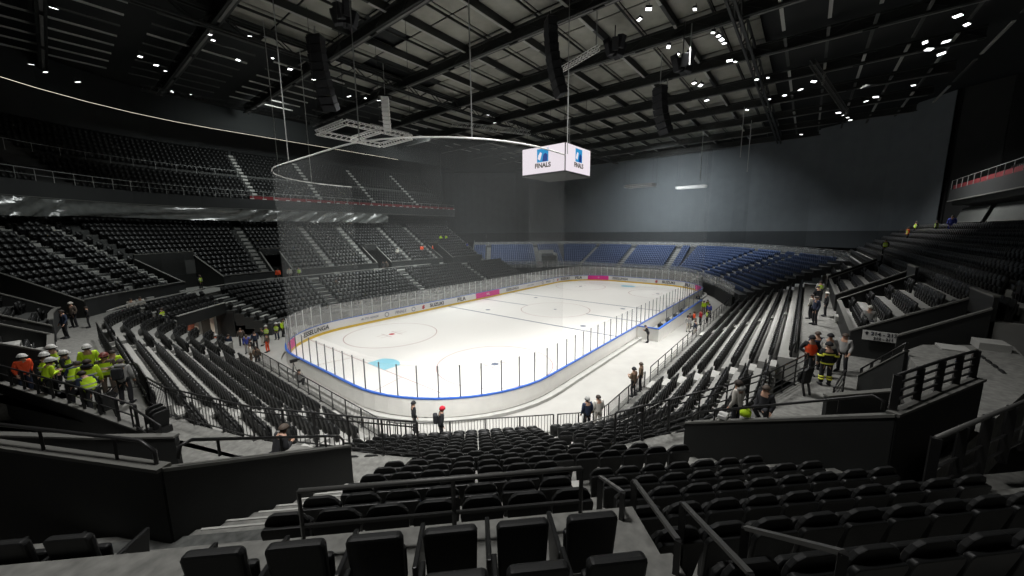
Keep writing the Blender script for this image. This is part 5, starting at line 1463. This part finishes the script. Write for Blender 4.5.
A_((22.9, -14.5, -.06), face(100), 'person in black crouched against the near end of the team bench', arms='front', lean=.4)
tp = empty('camera_tripod', (-.95, 2.1, -.05)); tag(tp, 'black camera on a tripod at the near end boards', 'tripod')
for k in range(3):
    a = R_(90+120*k); b_ = MB(); b_.bar((.35*math.cos(a), .35*math.sin(a), 0), (0, 0, 1.35), .03); b_.build('leg', M['rail'], tp)
b_ = MB(); b_.box(-.2, .25, -.08, .08, 1.38, 1.6); b_.tube([(.25, 0, 1.5), (.42, 0, 1.5)], .06, 10); b_.build('camera_body', M['rail'], tp)
# groups
specs = [((-1.2, 10.2), 'cloth_black', 'cloth_white', None, None), ((-1.7, 8.6), 'cloth_white', 'cloth_tan', None, None), ((-1.6, 7.4), 'cloth_tan', 'cloth_black', None, None), ((-1.0, 11.9), 'cloth_blue', 'cloth_grey', None, None), ((-.2, 12.6), 'cloth_navy', 'cloth_black', None, None), ((.6, 13.4), 'cloth_black', 'cloth_white', None, None), ((1.2, 14.2), 'cloth_black', 'cloth_black', 'hivis', 'helmet'), ((2.2, 14.6), 'cloth_black', 'cloth_navy', 'hivis', 'helmet'), ((2.9, 15.2), 'hivis', 'cloth_black', None, None), ((-2.6, 14.2), 'orange', 'cloth_black', None, 'helmet'), ((-1.9, 13.4), 'cloth_navy', 'cloth_black', None, None), ((.2, 10.9), 'cloth_brown', 'orange', None, None), ((-.6, 15.0), 'cloth_brown', 'cloth_black', None, None), ((3.4, 16.2), 'cloth_black', 'cloth_black', 'hivis', None)]
desc = ['black top and white trousers nearest the tripod', 'white jacket and tan trousers at the near railing corner', 'tan jacket at the near end of the tunnel group', 'blue jacket and grey trousers in the tunnel group', 'navy jacket in the middle of the tunnel group', 'black jacket and white trousers at the tunnel mouth', 'yellow vest and white helmet left of the tunnel pair', 'yellow vest and white helmet right of the tunnel pair', 'full yellow hi-vis jacket by the corner glass', 'orange jacket and white helmet inside the tunnel', 'navy jacket inside the tunnel mouth', 'brown top and orange trousers beside the corner glass', 'brown jacket deep in the tunnel', 'black top with yellow vest against the corner glass']
for (xy, t_, l_, v_, h_), d_ in zip(specs, desc):
    A_((*xy, -.06), face(random.uniform(-60, 240)), 'person in ' + d_, top=t_, legs=l_, vest=v_, hat=h_, near=False, hair=random.choice(['hair', 'hair_grey']))
specs = [((30.4, -16.3), 'cloth_black', 'cloth_black', None), ((29.0, -16.5), 'cloth_grey', 'cloth_white', None), ((31.4, -16.5), 'orange', 'cloth_grey', None), ((32.6, -16.9), 'red', 'cloth_black', None), ((28.2, -17.3), 'cloth_white', 'cloth_black', None), ((27.3, -17.5), 'cloth_navy', 'cloth_white', None), ((38.6, -16.0), 'hivis', 'cloth_tan', None), ((39.6, -16.2), 'cloth_tan', 'cloth_black', 'hivis'), ((37.0, -16.9), 'cloth_blue', 'cloth_black', None), ((43.0, -14.4), 'cloth_navy', 'cloth_navy', None), ((33.4, -17.4), 'cloth_black', 'cloth_black', 'hivis')]
desc = ['black standing first beside the team bench', 'grey top and white trousers beside the team bench', 'orange jacket in the group by the team bench', 'red jacket in the group by the team bench', 'white jacket near the right railing', 'navy jacket and white trousers near the right railing', 'yellow jacket on the right apron beyond the bench', 'yellow vest and tan top beyond the bench', 'blue jacket beyond the bench', 'navy standing alone at the far right boards', 'black top with yellow vest by the railing']
for (xy, t_, l_, v_), d_ in zip(specs, desc):
    A_((*xy, -.06), face(random.uniform(-60, 240)), 'person in ' + d_, top=t_, legs=l_, vest=v_, near=False, hair=random.choice(['hair', 'hair_grey']))
# people on the right walkway and upper right
for (x, y, z), t_, v_, h_, d_, sc_ in [((19.2, -26.0, ZC), 'cloth_navy', None, None, 'dark blue jacket seen from behind on the right walkway', 1.1), ((21.0, -25.8, ZC), 'cloth_white', None, None, 'white top left on the right walkway', 1), ((22.5, -26.6, ZC), 'cloth_black', None, 'cloth_white', 'black top and white cap on the right walkway', 1), ((26.0, -26.2, ZC), 'cloth_black', None, None, 'black top farther along the right walkway', 1), ((29.5, -26.4, ZC), 'cloth_grey', 'hivis', None, 'yellow vest farther along the right walkway', 1),
        ((16.2, -28.1, zu(0)), 'cloth_grey', None, 'cloth_white', 'pale cap sitting in the first row above the right walkway', 1),
        ((54.5, -35.2, 9.3), 'cloth_black', 'hivis', None, 'yellow vest top left in the far right block', 1), ((49.5, -33.9, 8.6), 'orange', 'hivis', None, 'red jacket and yellow vest in the far right block', 1), ((46.5, -31.9, 7.3), 'cloth_black', 'hivis', None, 'yellow vest lowest in the far right block', 1), ((47.0, -35.5, 9.3), 'cloth_black', 'hivis', None, 'yellow vest near the box counters', 1), ((44.5, -36.0, 9.6), 'cloth_blue', None, None, 'blue overalls near the box counters', 1.05)]:
    A_((x, y, z), face(random.uniform(0, 180)), 'person in ' + d_, top=t_, vest=v_, hat=h_, legs='cloth_blue' if t_ == 'cloth_blue' else 'cloth_black', near=False, scale=sc_, pose='sit' if 'sitting' in d_ else 'stand')
# people in the left stands
for (x, y, z), t_, v_, d_, ps in [((-.9, 26.1, ZC), 'cloth_black', 'hivis', 'yellow vest at the first doorway of the left walkway', 'stand'), ((6.8, 26.4, ZC), 'orange', None, 'orange jacket on the left walkway', 'stand'), ((8.2, 26.6, ZC), 'cloth_white', None, 'white jacket in the second left doorway', 'stand'), ((9.2, 26.3, ZC), 'cloth_grey', 'hivis', 'grey top and yellow vest in the second left doorway', 'stand'),
        ((12.5, 23.3, 2.9), 'cloth_brown', None, 'brown jacket sitting low in the left stand', 'sit'), ((21.0, 25.6, ZC), 'cloth_black', None, 'black top with red collar on the left walkway, left of two', 'stand'), ((21.8, 25.9, ZC), 'cloth_brown', None, 'brown top on the left walkway, right of two', 'stand'), ((25.3, 28.0, 6.0), 'cloth_white', None, 'white jacket by the third left doorway', 'stand'),
        ((31.5, 29.5, 6.2), 'orange', None, 'orange vest in the left upper block, left of two', 'stand'), ((34.0, 29.5, 6.2), 'orange', None, 'orange vest in the left upper block, right of two', 'stand'), ((39.0, 33.0, 8.4), 'hivis', None, 'yellow jacket high in the left block, left of two', 'sit'), ((40.5, 33.0, 8.4), 'hivis', None, 'yellow jacket high in the left block, right of two', 'sit'), ((43.5, 30.0, 6.4), 'cloth_blue', None, 'blue top by the fourth left doorway', 'stand'), ((16.5, 37.5, 11.2), 'cloth_white', None, 'white top at the very top of the left stand', 'sit'), ((22.5, 37.6, 11.2), 'cloth_tan', None, 'tan top at the top of the left stand', 'sit')]:
    A_((x, y, z), face(random.uniform(-150, -30)), 'person in ' + d_, top=t_, vest=v_, legs='cloth_black', near=False, pose=ps)

bpy.data.scenes.remove(TMP)
